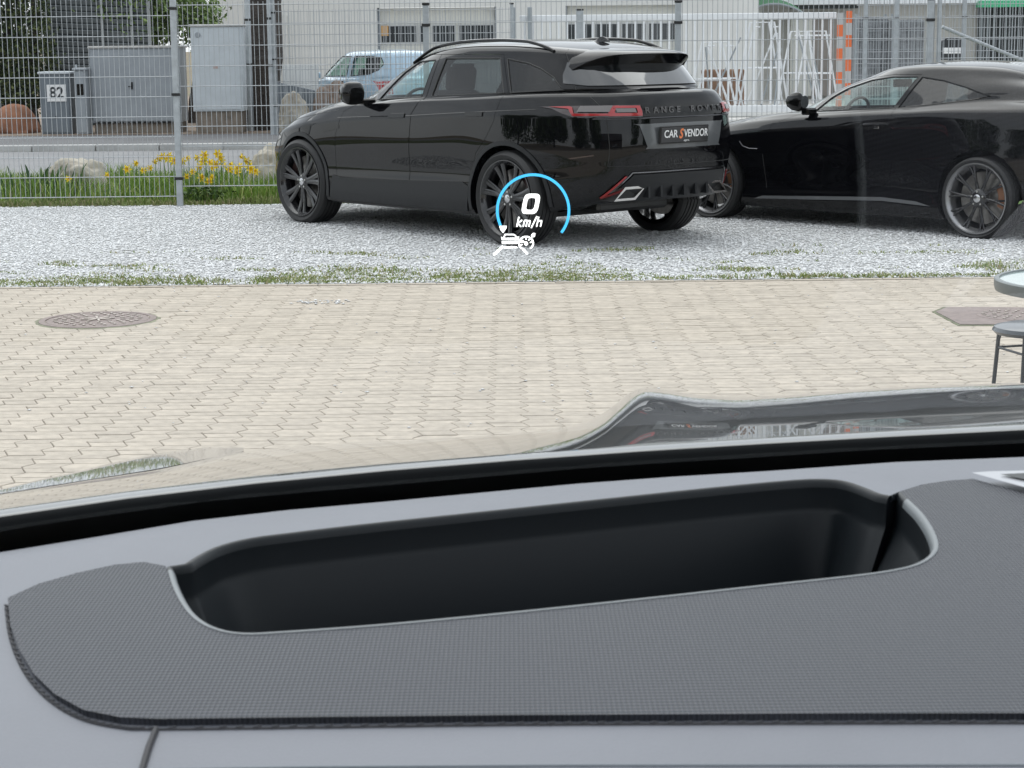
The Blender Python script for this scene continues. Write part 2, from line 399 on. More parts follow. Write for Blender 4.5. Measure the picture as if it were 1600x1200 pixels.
# ------------------------------------------------------------------ car bodies
def ring_curve(r, N):
    """half plan outline of one ring (front centre -> rear centre), resampled by arc length"""
    xf, xr = r['x']; nf, nr = r.get('n', (3.2, 3.6)); xm = (xf + xr) / 2; P = []
    for i in range(801):
        ph = pi * i / 800; c, s = cos(ph), sin(ph)
        n = nf if c >= 0 else nr
        x = xm - (xm - xf) * abs(c) ** (2 / n) * (1 if c >= 0 else -1); y = abs(s) ** (2 / n)
        P.append((x, y * tab(r['w'], x), tab(r['z'], x)))
    P = np.array(P); d = np.r_[0, np.cumsum(np.linalg.norm(np.diff(P[:, :2], axis=0), axis=1))]
    q = np.linspace(0, d[-1], N)
    return np.stack([np.interp(q, d, P[:, k]) for k in range(3)], 1)
def loft(rings, N=150):
    K = [ring_curve(r, N) for r in rings]; rows = []
    n = len(K)
    for i in range(n - 1):
        sub = rings[i].get('sub', 5)
        p1, p2 = K[i], K[i + 1]
        m1 = (p2 - p1) if (i == 0 or rings[i].get('crease')) else (p2 - K[i - 1]) / 2
        m2 = (p2 - p1) if (i + 2 >= n or rings[i + 1].get('crease')) else (K[i + 2] - p1) / 2
        # limit overshoot on very uneven spacing
        L = np.linalg.norm(p2 - p1, axis=1, keepdims=True) + 1e-6
        for mm in (m1, m2):
            l = np.linalg.norm(mm, axis=1, keepdims=True); mm *= np.minimum(1, 1.25 * L / np.maximum(l, 1e-6))
        for k in range(sub):
            t = k / sub; t2, t3 = t * t, t * t * t
            rows.append((2 * t3 - 3 * t2 + 1) * p1 + (t3 - 2 * t2 + t) * m1 + (-2 * t3 + 3 * t2) * p2 + (t3 - t2) * m2)
    rows.append(K[-1])
    V = []; F = []; M2 = 2 * (N - 1)
    for r in rows:
        r[0, 1] = r[-1, 1] = 0
        V += [tuple(p) for p in r] + [(p[0], -p[1], p[2]) for p in r[-2:0:-1]]
    R = len(rows)
    for i in range(R - 1):
        for j in range(M2): F.append((i * M2 + j, i * M2 + (j + 1) % M2, (i + 1) * M2 + (j + 1) % M2, (i + 1) * M2 + j))
    for base, flip in ((0, True), ((R - 1) * M2, False)):
        for j in range(N - 1):
            a, b = base + j, base + j + 1; c, d = base + (M2 - j - 1) % M2, base + (M2 - j) % M2
            if j == 0: f = (a, b, c)
            elif j == N - 2: f = (a, b, d)
            else: f = (a, b, c, d)
            F.append(f[::-1] if flip else f)
    me = bpy.data.meshes.new('loft'); me.from_pydata(V, [], F); me.validate()
    bm = bmesh.new(); bm.from_mesh(me); bmesh.ops.remove_doubles(bm, verts=bm.verts, dist=1e-5); bmesh.ops.recalc_face_normals(bm, faces=bm.faces); bm.to_mesh(me); bm.free()
    me.polygons.foreach_set('use_smooth', [True] * len(me.polygons))
    return me
def tmpobj(me, name='tmp'):
    o = bpy.data.objects.new(name, me); C.objects.link(o); return o
def boolean(me, cut, op='DIFFERENCE'):
    a = tmpobj(me); b = tmpobj(cut); m = a.modifiers.new('b', 'BOOLEAN'); m.operation = op; m.object = b; m.solver = 'EXACT'
    dg = bpy.context.evaluated_depsgraph_get(); dg.update()
    r = bpy.data.meshes.new_from_object(a.evaluated_get(dg)); bpy.data.objects.remove(a); bpy.data.objects.remove(b)
    return r
def meshof(mb, fix=True):
    me = bpy.data.meshes.new('cut'); me.from_pydata([tuple(v) for v in mb.v], [], mb.f)
    bm = bmesh.new(); bm.from_mesh(me); bmesh.ops.recalc_face_normals(bm, faces=bm.faces); bm.to_mesh(me); bm.free(); return me
class Skin:
    """smooth source surface: BVH + interpolated normals"""
    def __init__(s, me):
        s.v = [v.co.copy() for v in me.vertices]; s.f = [tuple(p.vertices) for p in me.polygons]; s.vn = [v.normal.copy() for v in me.vertices]
        s.b = BVHTree.FromPolygons(s.v, s.f)
    def nrm(s, p, dist=.0015):
        loc, n, i, d = s.b.find_nearest(p, .02)
        if loc is None or d > dist: return None, None
        f = s.f[i]; w = [1 / ((s.v[k] - loc).length + 1e-5) ** 2 for k in f]
        t = Vector((0, 0, 0))
        for k, a in zip(f, w): t += s.vn[k] * a
        return t.normalized(), n
    def hit(s, axis, p, side=1):
        """axis 'y': p=(x,z), 'x' rear: p=(y,z), 'X' front, 'z': p=(x,y)"""
        if axis == 'y': o = Vector((p[0], 3 * side, p[1])); d = Vector((0, -side, 0))
        elif axis == 'x': o = Vector((8, p[0], p[1])); d = Vector((-1, 0, 0))
        elif axis == 'X': o = Vector((-3, p[0], p[1])); d = Vector((1, 0, 0))
        else: o = Vector((p[0], p[1], 4)); d = Vector((0, 0, -1))
        loc, n, i, _ = s.b.ray_cast(o, d)
        if loc is None: return None, None
        nn, _ = s.nrm(loc, .01)
        return loc, (nn or n)
def set_normals(me, skin):
    me.polygons.foreach_set('use_smooth', [True] * len(me.polygons))
    cache = {}; out = []
    for p in me.polygons:
        pn = p.normal
        for li in p.loop_indices:
            vi = me.loops[li].vertex_index
            if vi not in cache: cache[vi] = skin.nrm(me.vertices[vi].co)
            n, fn = cache[vi]
            out.append(n if (n is not None and n.dot(pn) > .75) else pn)
    me.normals_split_custom_set([tuple(n) for n in out])
def panel(name, outer, skin, axis, m, parent, side=1, off=.003, step=.05, es=.03, holes=(), smooth=True, thick=0.0):
    V2, T = fill(outer, holes, step, es); vs = []; ok = []
    for p in V2:
        loc, n = skin.hit(axis, p, side)
        if loc is None: vs.append(Vector((0, 0, 0))); ok.append(False)
        else: vs.append(loc + n * off); ok.append(True)
    T = [t for t in T if all(ok[i] for i in t)]
    # drop slivers running over an edge
    o = mk(name, vs, T, m, parent, smooth=smooth)
    bm = bmesh.new(); bm.from_mesh(o.data); bmesh.ops.delete(bm, geom=[v for v in bm.verts if not v.link_faces], context='VERTS')
    bmesh.ops.recalc_face_normals(bm, faces=bm.faces)
    if bm.faces:
        f = bm.faces[:][len(bm.faces) // 2]; _, n = skin.nrm(f.calc_center_median(), .05)
        if n and f.normal.dot(n) < 0: bmesh.ops.reverse_faces(bm, faces=bm.faces)
    if thick:
        r = bmesh.ops.extrude_face_region(bm, geom=bm.faces[:]); vv = [g for g in r['geom'] if isinstance(g, bmesh.types.BMVert)]
        top = set(vv)
        for v in vv: v.co += v.normal * thick
        bmesh.ops.recalc_face_normals(bm, faces=bm.faces)
    bm.to_mesh(o.data); bm.free()
    if smooth: o.data.polygons.foreach_set('use_smooth', [True] * len(o.data.polygons)); o.data.set_sharp_from_angle(angle=radians(40))
    return o
def line_on(name, pts, skin, axis, m, parent, side=1, r=.003, off=.0, closed=False, step=.03, n=5):
    q = dens(pts, step, closed); P = []
    for p in q:
        loc, nn = skin.hit(axis, p, side)
        if loc is not None: P.append(loc + nn * off)
    return MB().tube(P, r, n, closed=closed).build(name, m, parent, smooth=True)

def wheel(parent, x, y, side, R, rimR, width, style, rim_m, lip_m, cal_m, cal_ang, hub_m, brake=True, z=None, steer=0, squash=True):
    """wheel > tyre, rim parts. side +1 = left of the car"""
    z = R - .012 if z is None else z
    w = MB(); o_ = width / 2
    # rim barrel + lip : axis along y, outside = +
    prof = [(rimR - .035, -o_ + .03), (rimR - .03, 0), (rimR - .045, o_ - .05), (rimR - .02, o_ - .018), (rimR - .010, o_ - .004), (rimR, o_ - .004), (rimR + .004, o_ - .012), (rimR + .002, o_ - .03)]
    w.lathe(prof, 64, 'y')
    wo_ = w.build('wheel', lip_m, parent, smooth=True, angle=50)
    wo_.location = (x, y, z); wo_.rotation_euler = (random.uniform(0, 0), 0 if side > 0 else 0, steer + (0 if side > 0 else pi))
    t = MB()
    rs = rimR + .002
    tp = [(rs, -o_ + .02), (rs + .02, -o_ + .004), ((R + rs) / 2, -o_ - .006), (R - .022, -o_ + .006), (R - .006, -o_ + .022), (R, -o_ + .045)]
    for g in (-.06, -.02, .02, .06):
        if abs(g) < o_ - .05: tp += [(R, g - .006), (R - .007, g - .005), (R - .007, g + .005), (R, g + .006)]
    tp += [(R, o_ - .045), (R - .006, o_ - .022), (R - .022, o_ - .006), ((R + rs) / 2, o_ + .006), (rs + .02, o_ - .001), (rs, o_ - .014)]
    t.lathe(tp, 72, 'y')
    if squash: t.v = [(a, b, max(c, -z + .001)) for a, b, c in t.v]
    t.build('tyre', rubber, wo_, smooth=True, angle=28)
    # spokes
    hubR = .075; yo = o_ - .035
    def spoke(a0, a1, w0, w1, y0, y1, th=.02, r0=hubR * .7, r1=rimR - .018, fil=0):
        m = MB(); L = 7; vs = []
        for i in range(L):
            s_ = i / (L - 1); r = r0 + (r1 - r0) * s_; a = a0 + (a1 - a0) * s_; ww = (w0 + (w1 - w0) * s_) / 2; yy = y0 + (y1 - y0) * s_ - .012 * sin(pi * s_)
            d = Vector((cos(a), 0, sin(a))); tn = Vector((-sin(a), 0, cos(a))); c = d * r + Vector((0, yy, 0))
            for q, e in ((-1, -th), (-1, -th * .2), (-.55, 0), (.55, 0), (1, -th * .2), (1, -th)): vs.append(c + tn * ww * q + Vector((0, e, 0)))
        fs = [tuple(range(6))[::-1], tuple(range(6 * L - 6, 6 * L))]
        for i in range(L - 1):
            for k in range(6): fs.append((i * 6 + k, i * 6 + (k + 1) % 6, i * 6 + 6 + (k + 1) % 6, i * 6 + 6 + k))
        m.add(vs, fs); return m.build('spoke', rim_m, wo_, smooth=True, angle=40)
    if style == 'split7':
        for i in range(7):
            a = 2 * pi * i / 7 + .30
            spoke(a - .10, a - .15, .030, .050, yo, yo + .008, .024)
            spoke(a + .10, a + .15, .030, .050, yo, yo + .008, .024)
    else:
        for i in range(10):
            a = 2 * pi * i / 10 + .1
            spoke(a - .05, a + .085, .020, .016, yo - .01, yo + .016, .018)
            spoke(a + .05, a - .085, .020, .016, yo - .012, yo + .014, .018)
    h = MB().lathe([(.001, yo + .004), (hubR * .55, yo + .004), (hubR * .8, yo), (hubR, yo - .012), (hubR, yo - .06)], 28, 'y')
    h.build('hub', rim_m, wo_, smooth=True, angle=40)
    b = MB().lathe([(.001, yo + .012), (.024, yo + .012), (.032, yo + .008), (.034, yo + .003)], 24, 'y').build('centre_cap', hub_m, wo_, smooth=True)
    nuts = MB()
    for i in range(5):
        a = 2 * pi * i / 5 + .3; nuts.lathe([(.001, yo + .004), (.009, yo + .004), (.011, yo - .01)], 8, 'y', c=(.055 * cos(a), .002, .055 * sin(a)))
    nuts.build('wheel_nut_set', chrome, wo_)
    if brake:
        d = MB().lathe([(.07, yo - .06), (.075, yo - .085), (rimR - .075, yo - .085), (rimR - .075, yo - .11), (.07, yo - .11)], 48, 'y').build('brake_disc', disc_m, wo_, smooth=True, angle=30)
        c = MB(); vs = []; fs = []; ra, rb = rimR - .135, rimR - .045; nA = 9
        for i in range(nA):
            a = cal_ang - .48 + .96 * i / (nA - 1)
            for r, yy in ((ra, yo - .13), (rb, yo - .13), (rb, yo - .068), (rb - .012, yo - .055), (ra + .012, yo - .055), (ra, yo - .068)): vs.append((r * cos(a), yy, r * sin(a)))
        fs = [tuple(range(6))[::-1], tuple(range(6 * nA - 6, 6 * nA))]
        for i in range(nA - 1):
            for k in range(6): fs.append((i * 6 + k, i * 6 + (k + 1) % 6, i * 6 + 6 + (k + 1) % 6, i * 6 + 6 + k))
        c.add(vs, fs).build('brake_caliper', cal_m, wo_, smooth=True, angle=30)
    return wo_
def text_mesh(s, size, depth=.001, shear=0, offset=0, space=1.0, sx=1.0):
    c = bpy.data.curves.new('t', 'FONT'); c.body = s; c.size = size; c.extrude = depth; c.shear = shear; c.offset = offset; c.align_x = 'CENTER'; c.align_y = 'CENTER'; c.space_character = space; c.resolution_u = 4
    o = bpy.data.objects.new('t', c); C.objects.link(o); dg = bpy.context.evaluated_depsgraph_get(); dg.update()
    me = bpy.data.meshes.new_from_object(o.evaluated_get(dg)); bpy.data.objects.remove(o); bpy.data.curves.remove(c)
    if sx != 1: me.transform(Matrix.Diagonal((sx, 1, 1, 1)))
    me.materials.clear()
    return me
def text(name, s, size, m, parent, M, **k):
    me = text_mesh(s, size, **k); me.transform(M); me.materials.append(m)
    o = bpy.data.objects.new(name, me); C.objects.link(o); o.parent = parent; return o
def frame(o, ex, ey):
    """matrix placing local x->ex, y->ey at o"""
    ex = Vector(ex).normalized(); ez = ex.cross(Vector(ey)).normalized(); ey = ez.cross(ex)
    M = Matrix((ex, ey, ez)).transposed().to_4x4(); M.translation = Vector(o); return M
def yprism(poly, y0, y1):
    return MB().prism(poly, y0, y1, lambda p, t: (p[0], t, p[1]))
def xprism(poly, x0, x1):
    return MB().prism(poly, x0, x1, lambda p, t: (t, p[0], p[1]))

def seat(parent, x, y, z=.52, m=None, h=.62):
    b = MB(); b.box((x, y, z), (.5, .5, .16), bev=.05)
    b.box((x + .30, y, z + .36), (.15, .5, .66), bev=.05, M=Matrix.Rotation(.30, 3, 'Y'))
    b.box((x + .46, y, z + .78), (.11, .28, .2), bev=.04, M=Matrix.Rotation(.2, 3, 'Y'))
    return b.build('seat', m or interior, parent, smooth=True)

# ================================================================== SUV
def build_suv():
    root = empty('sport_utility_vehicle', (-1.761, 18.819, 0), 0)
    root.rotation_euler = (0, 0, 2.28265 + pi)       # local +x runs front -> rear ; local y>0 is on the car's RIGHT after this turn
    tag(root, 'glossy black sport utility vehicle with seven-spoke black wheels parked on the white gravel', 'car')
    WB = [(0, .90), (.5, .945), (.86, .955), (1.4, .942), (2.5, .945), (3.2, .95), (3.74, .968), (4.2, .955), (4.8, .93)]
    Z6 = [(0, .70), (.12, .76), (.22, .83), (.32, .885), (.63, .95), (1.03, 1.01), (1.43, 1.06), (1.9, 1.09), (2.6, 1.13), (3.2, 1.155), (3.7, 1.18), (4.2, 1.20), (4.8, 1.20)]
    def sh(T, d): return [(a, b + d) for a, b in T]
    def sc(T, s): return [(a, b * s) for a, b in T]
    rings = [
        dict(x=(0.320, 4.460), w=.80, z=[(0, .26), (1, .22), (3.8, .24), (4.5, .36)], sub=2),
        dict(n=(4.6, 4.3), x=(0.060, 4.620), w=sc(WB, .97), z=[(0, .22), (.6, .22), (1.2, .215), (3.3, .225), (4.1, .27), (4.4, .35), (4.7, .37)], crease=1, sub=3),
        dict(n=(4.6, 4.3), x=(-0.030, 4.700), w=sc(WB, .995), z=[(0, .30), (1.2, .28), (3.3, .29), (4.1, .36), (4.6, .42)], sub=4),
        dict(n=(4.6, 4.3), x=(-0.070, 4.780), w=sc(WB, 1.003), z=[(0, .46), (1.2, .44), (3.3, .48), (4.2, .54), (4.7, .58)], crease=1, sub=3),
        dict(n=(4.6, 4.3), x=(-0.070, 4.800), w=[(0, .89), (.5, .94), (.86, .955), (1.35, .938), (2.5, .936), (3.1, .942), (3.74, .965), (4.2, .95), (4.8, .93)], z=[(0, .52), (1.2, .53), (3.3, .56), (4.2, .62), (4.7, .65)], sub=6),
        dict(n=(4.6, 4.3), x=(-0.100, 4.830), w=[(0, .88), (.5, .945), (.86, .96), (1.4, .945), (2.5, .948), (3.2, .955), (3.74, .972), (4.2, .955), (4.8, .92)], z=[(0, .60), (1.2, .74), (3.3, .78), (4.2, .80), (4.8, .80)], sub=6),
        dict(n=(4.6, 4.3), x=(-0.080, 4.805), w=[(0, .85), (.5, .925), (.86, .945), (1.4, .935), (2.5, .935), (3.2, .945), (3.74, .955), (4.2, .94), (4.8, .89)], z=[(0, .66), (.15, .70), (.35, .79), (.7, .86), (1.2, .93), (2.5, 1.00), (3.3, 1.045), (4.2, 1.06), (4.8, 1.07)], sub=5, crease=1),
        dict(x=(-0.030, 4.740), w=[(0, .82), (.5, .885), (.86, .905), (1.4, .905), (2.5, .905), (3.2, .91), (3.74, .915), (4.2, .89), (4.8, .83)], z=Z6, sub=3, n=(3.0, 3.9)),
        dict(x=(0.060, 4.670), w=[(0, .76), (.5, .835), (.86, .865), (1.4, .875), (2.5, .875), (3.2, .875), (3.74, .865), (4.2, .83), (4.8, .78)], z=[(.1, .83), (.22, .875), (.4, .93), (.7, .98), (1.1, 1.035), (1.43, 1.075), (1.9, 1.095), (2.6, 1.135), (3.2, 1.16), (3.7, 1.185), (4.2, 1.205), (4.7, 1.225)], sub=5, n=(3.0, 3.9)),
        dict(x=(0.620, 4.600), w=[(.5, .72), (1.1, .83), (1.4, .862), (2.5, .866), (3.2, .866), (3.74, .855), (4.2, .815), (4.8, .76)], z=[(.6, .99), (1.0, 1.06), (1.3, 1.10), (1.6, 1.09), (1.9, 1.105), (2.6, 1.145), (3.7, 1.195), (4.2, 1.215), (4.7, 1.235)], sub=5, n=(2.8, 3.4)),
        dict(x=(1.170, 4.570), w=[(1.1, .80), (1.4, .845), (2.5, .858), (3.2, .855), (3.74, .84), (4.2, .80), (4.8, .745)], z=[(1.1, 1.105), (1.3, 1.12), (1.6, 1.11), (1.9, 1.12), (2.6, 1.16), (3.7, 1.21), (4.2, 1.23), (4.7, 1.245)], sub=6, crease=1, n=(2.8, 3.6)),
        dict(x=(1.620, 4.455), w=[(1.5, .73), (2.2, .785), (3.2, .79), (3.74, .765), (4.5, .69)], z=[(1.6, 1.30), (1.9, 1.315), (3.0, 1.33), (4.5, 1.35)], sub=6, n=(3.2, 4)),
        dict(x=(2.020, 4.340), w=[(1.9, .655), (2.5, .705), (3.2, .705), (3.74, .685), (4.4, .63)], z=[(2.0, 1.455), (2.3, 1.495), (3.0, 1.51), (4.4, 1.455)], sub=4, n=(3.4, 4)),
        dict(x=(2.200, 4.300), w=[(2.1, .60), (2.5, .645), (3.2, .65), (3.74, .63), (4.4, .58)], z=[(2.2, 1.51), (2.5, 1.555), (3.0, 1.575), (3.7, 1.56), (4.4, 1.50)], sub=4, n=(3, 4)),
        dict(x=(2.420, 4.220), w=[(2.1, .46), (3, .50), (4.4, .44)], z=[(2.4, 1.555), (2.8, 1.60), (3.2, 1.605), (3.7, 1.59), (4.3, 1.53)], sub=3, n=(2.6, 4)),
        dict(x=(2.700, 4.050), w=.26, z=[(2.6, 1.59), (3.0, 1.622), (3.3, 1.622), (3.7, 1.605), (4.2, 1.56)], sub=3, n=(2.4, 4)),
        dict(x=(3.000, 3.850), w=.04, z=[(2.9, 1.625), (3.3, 1.63), (3.9, 1.60)], sub=2, n=(2.4, 3)),
    ]
    outer = loft(rings, 150); sk = Skin(outer)
    cav = [dict(x=(1.30, 4.30), w=.76, z=.50, sub=1), dict(x=(1.18, 4.40), w=.78, z=1.04, sub=2),
           dict(x=(1.36, 4.42), w=.80, z=[(1, 1.11), (4.4, 1.22)], sub=3), dict(x=(1.72, 4.36), w=[(1.5, .69), (2.2, .735), (3.2, .745), (3.74, .72), (4.5, .64)], z=1.33, sub=3),
           dict(x=(2.14, 4.2), w=.62, z=1.47, sub=2), dict(x=(2.4, 4.0), w=.5, z=1.53, sub=1)]
    body = boolean(outer, loft(cav, 50))
    cyl = MB()
    for cx, r in ((.86, .415), (3.735, .425)):
        for s in (-1, 1):
            n = 64; cyl.add([(cx + r * cos(2 * pi * k / n), s * yy, .372 + r * 1.0 * sin(2 * pi * k / n)) for yy in (.60, 1.2) for k in range(n)], [tuple(range(n)), tuple(range(n, 2 * n))[::-1]] + [(k, n + k, n + (k + 1) % n, (k + 1) % n) for k in range(n)])
    body = boolean(body, meshof(cyl))
    winF = [(1.865, 1.125), (2.565, 1.160), (2.585, 1.465), (2.30, 1.450), (2.11, 1.360), (1.95, 1.215)]
    winR = [(2.70, 1.168), (3.60, 1.205), (3.42, 1.478), (2.735, 1.478)]
    winQ = [(3.675, 1.210), (4.16, 1.232), (4.04, 1.33), (3.90, 1.395), (3.75, 1.44), (3.50, 1.475)]
    ws = [(-.70, 1.145), (.70, 1.145), (.60, 1.40), (.53, 1.475), (-.53, 1.475), (-.60, 1.40)]
    cut = MB()
    for wpoly in (winF, winR, winQ): 
        for a, b in ((.5, 1.1), (-1.1, -.5)): m_ = yprism(wpoly, a, b); cut.add(m_.v, m_.f)
    body = boolean(body, meshof(cut))
    cw = xprism(ws, 1.0, 2.5); body = boolean(body, meshof(cw))
    # doors cut out with a real gap
    def off(poly, d):
        c = [sum(p[0] for p in poly) / len(poly), sum(p[1] for p in poly) / len(poly)]; out = []
        n = len(poly); ar = sum(poly[i][0] * poly[(i + 1) % n][1] - poly[(i + 1) % n][0] * poly[i][1] for i in range(n)); sg = 1 if ar > 0 else -1
        for i in range(n):
            a, b, c_ = Vector(poly[i - 1]), Vector(poly[i]), Vector(poly[(i + 1) % n]); e1 = (b - a).normalized(); e2 = (c_ - b).normalized()
            n1 = Vector((e1.y, -e1.x)) * sg; n2 = Vector((e2.y, -e2.x)) * sg; k = (n1 + n2); k = k / max(.35, k.dot(n1)); q = b + k * d; out.append((q.x, q.y))
        return out
    dF = [(1.50, .27), (2.485, .27), (2.49, .70), (2.51, 1.02), (2.63, 1.17), (2.64, 1.512), (2.36, 1.508), (2.12, 1.425), (1.93, 1.285), (1.74, 1.10), (1.52, 1.02), (1.42, .80), (1.42, .5)]
    dR = [(2.485, .27), (3.16, .27), (3.30, .46), (3.38, .72), (3.52, .86), (3.60, .98), (3.66, 1.20), (3.44, 1.512), (2.64, 1.512), (2.63, 1.17), (2.51, 1.02), (2.49, .70)]
    for nm, poly in (('front_door', dF), ('rear_door', dR)):
        for s in (1, -1):
            y0, y1 = (.52, 1.2) if s > 0 else (-1.2, -.52)
            ins = meshof(yprism(off(poly, -.0035), y0, y1)); outp = meshof(yprism(poly, y0 * 1.001, y1 * 1.001))
            d = boolean(body, ins, 'INTERSECT'); body = boolean(body, outp)
            d.materials.clear(); d.materials.append(paint_vel); set_normals(d, sk)
            do = bpy.data.objects.new(nm, d); C.objects.link(do); do.parent = root
            hx = 2.31 if nm == 'front_door' else 3.35; hz = 1.0 if nm == 'front_door' else 1.035
            hp = [(hx - .11, hz - .02), (hx + .11, hz - .014), (hx + .115, hz + .02), (hx - .105, hz + .014)]
            panel('handle', hp, sk, 'y', paint_vel, do, s, .004, .04, .02, thick=.004)
            line_on('handle_surround', hp, sk, 'y', gloss_black, do, s, .0035, .001, closed=True, step=.02)
            wp = winF if nm == 'front_door' else winR
            panel('window', wp, sk, 'y', glass_clear if nm == 'front_door' else glass_dark, do, s, -.006, .08, .04)
            line_on('window_seal', wp, sk, 'y', black_plastic, do, s, .007, -.003, closed=True)
    body.materials.clear(); body.materials.append(paint_vel); set_normals(body, sk)
    bo = bpy.data.objects.new('body', body); C.objects.link(bo); bo.parent = root
    for s in (1, -1):
        panel('quarter_window', winQ, sk, 'y', glass_dark, root, s, -.006, .08, .04)
        line_on('window_seal', winQ, sk, 'y', black_plastic, root, s, .007, -.003, closed=True)
        # lower cladding with arch lips
        clp = [(1.31, .245), (1.38, .46), (1.50, .445), (2.4, .46), (3.20, .485), (3.29, .45), (3.25, .245)]
        panel('side_cladding', clp, sk, 'y', clad, root, s, .003, .06, .03, thick=.006)
        for cx, r0, r1, a0, a1 in ((.86, .417, .452, -.25, pi + .35), (3.735, .427, .462, -.10, pi + .25)):
            pts = [(cx + r1 * cos(a), .372 + r1 * sin(a)) for a in np.linspace(a0, a1, 40)] + [(cx + r0 * cos(a), .372 + r0 * sin(a)) for a in np.linspace(a1, a0, 40)]
            panel('arch_lip', pts, sk, 'y', clad, root, s, .002, .06, .03, thick=.006)
    pw = panel('windscreen', ws, sk, 'X', glass_clear, root, 1, -.006, .10, .05)
    # rear glass: from belt to under the spoiler
    rg = [(-.60, 1.262), (.60, 1.262), (.685, 1.28), (.66, 1.345), (.60, 1.44), (-.60, 1.44), (-.66, 1.345), (-.685, 1.28)]
    panel('rear_window', rg, sk, 'x', glass_opaque, root, 1, .004, .08, .03, thick=.004)
    # D pillar finisher & roof side seams
    for s in (1, -1):
        line_on('roof_seam', [(3.98, 1.235), (4.13, 1.30), (4.05, 1.42), (3.97, 1.52)][:0] or [(4.26, 1.235), (4.16, 1.38), (4.03, 1.545)], sk, 'y', black_plastic, root, s, .0035, -.0005)
        pts = []
        for x in np.linspace(2.15, 3.95, 30):
            t = (x - 2.15) / 1.8; loc, n = sk.hit('z', (x, s * (.605 + .035 * sin(pi * min(1, t * 1.5)) * (1 - .5 * t))), 1)
            pts.append(loc + Vector((0, 0, .006 + .03 * min(1, 6 * t, 6 * (1 - t)))))
        MB().tube(pts, .014, 8).build('roof_rail', gloss_black, root, smooth=True)
    MB().tube([(.86, -.8, .35), (.86, .8, .35)], .03).build('front_axle', black_plastic, root)
    MB().tube([(3.735, -.8, .33), (3.735, .8, .33)], .035).build('rear_axle', black_plastic, root)
    MB().box((2.4, 0, .235), (3.0, 1.3, .05), bev=.02).build('underbody', black_plastic, root)
    MB().box((4.12, 0, .31), (.24, .8, .12), bev=.05).build('silencer', mat('dull_steel', (.08, .08, .08), .4, metal=.8), root, smooth=True)
    # spoiler
    m = MB(); vs = []; n = 25
    for i in range(n):
        t = -1 + 2 * i / (n - 1); y = .615 * t; dr = abs(t) ** 7; dz = abs(t) ** 2 * .010 + dr * .105; dx = -.27 * abs(t) ** 5
        sec = [(4.00, 1.562 - abs(t) ** 2 * .03 - dr * .06), (4.22 + dx * .7, 1.548 - dz), (4.43 + dx, 1.522 - dz), (4.452 + dx, 1.508 - dz), (4.44 + dx, 1.497 - dz), (4.345 + dx * 1.0, 1.385), (4.25 + dx, 1.385), (4.05 + dx * .5, 1.45 - dr * .06)]
        vs += [(a, y, b) for a, b in sec]
    fs = [tuple(range(8))[::-1], tuple(range(8 * n - 8, 8 * n))] + [(i * 8 + k, i * 8 + (k + 1) % 8, i * 8 + 8 + (k + 1) % 8, i * 8 + 8 + k) for i in range(n - 1) for k in range(8)]
    m.add(vs, fs).build('roof_spoiler', paint, root, smooth=True, angle=32)
    MB().box((4.375, 0, 1.442), (.012, .32, .022), bev=.004, M=Matrix.Rotation(-.75, 3, 'Y')).build('high_brake_light', dark_lens, root)
    # shark fin aerial
    f = MB(); vs = []
    for i in range(8):
        t = i / 7; x = 3.78 + .16 * t; hgt = .062 * sin(pi * min(.97, t * .75 + .2)) ** 1.0 * (t ** .6); wv = .024 * (1 - .3 * t)
        vs += [(x, -wv, 1.60), (x, -wv * .35, 1.603 + hgt), (x, wv * .35, 1.603 + hgt), (x, wv, 1.60)]
    fs = [(0, 1, 2, 3), (28, 31, 30, 29)] + [(i * 4 + k, i * 4 + (k + 1) % 4, i * 4 + 4 + (k + 1) % 4, i * 4 + 4 + k) for i in range(7) for k in range(4)]
    f.add(vs, fs).build('roof_aerial', paint, root, smooth=True, angle=50)
    # tail lights: side piece, rear piece, black strip with letters
    for s in (1, -1):
        sd = [(4.08, 1.105), (4.36, 1.113), (4.68, 1.118), (4.68, 1.03), (4.40, 1.028), (4.30, 1.055), (4.20, 1.09)]
        tl = panel('tail_light', sd, sk, 'y', dark_lens, root, s, .004, .04, .02, thick=.004)
        panel('light_bar', [(4.17, 1.103), (4.34, 1.108), (4.37, 1.10), (4.40, 1.055), (4.665, 1.055), (4.665, 1.040), (4.39, 1.037), (4.345, 1.088)], sk, 'y', red_lens, tl, s, .0165, .02, .012)
        panel('indicator_lens', [(4.43, 1.108), (4.64, 1.110), (4.64, 1.066), (4.42, 1.066)], sk, 'y', clear_lens, tl, s, .019, .02, .012)
        panel('light_bar', [(4.652, 1.112), (4.668, 1.112), (4.668, 1.052), (4.652, 1.052)], sk, 'y', red_lens, tl, s, .014, .02, .012)
        rr = [(s * .675, 1.028), (s * .675, 1.118), (s * .44, 1.118), (s * .44, 1.028)]
        tr = panel('tail_light', rr, sk, 'x', dark_lens, root, 1, .004, .04, .02, thick=.004)
        panel('light_bar', [(s * .665, 1.037), (s * .665, 1.109), (s * .45, 1.109), (s * .45, 1.037)], sk, 'x', red_lens, tr, 1, .0165, .02, .012, holes=[[(s * .63, 1.058), (s * .63, 1.092), (s * .485, 1.092), (s * .485, 1.058)]])
        panel('indicator_lens', [(s * .62, 1.062), (s * .62, 1.089), (s * .495, 1.089), (s * .495, 1.062)], sk, 'x', clear_lens, tr, 1, .019, .02, .012)
    stp = panel('tailgate_strip', [(-.435, 1.030), (-.435, 1.116), (.435, 1.116), (.435, 1.030)], sk, 'x', gloss_black, root, 1, .003, .05, .03, thick=.004)
    line_on('trim_strip', [(-.74, 1.019), (.74, 1.019)], sk, 'x', rim_edge, root, 1, .006, .001)
    word = 'RANGE ROVER'
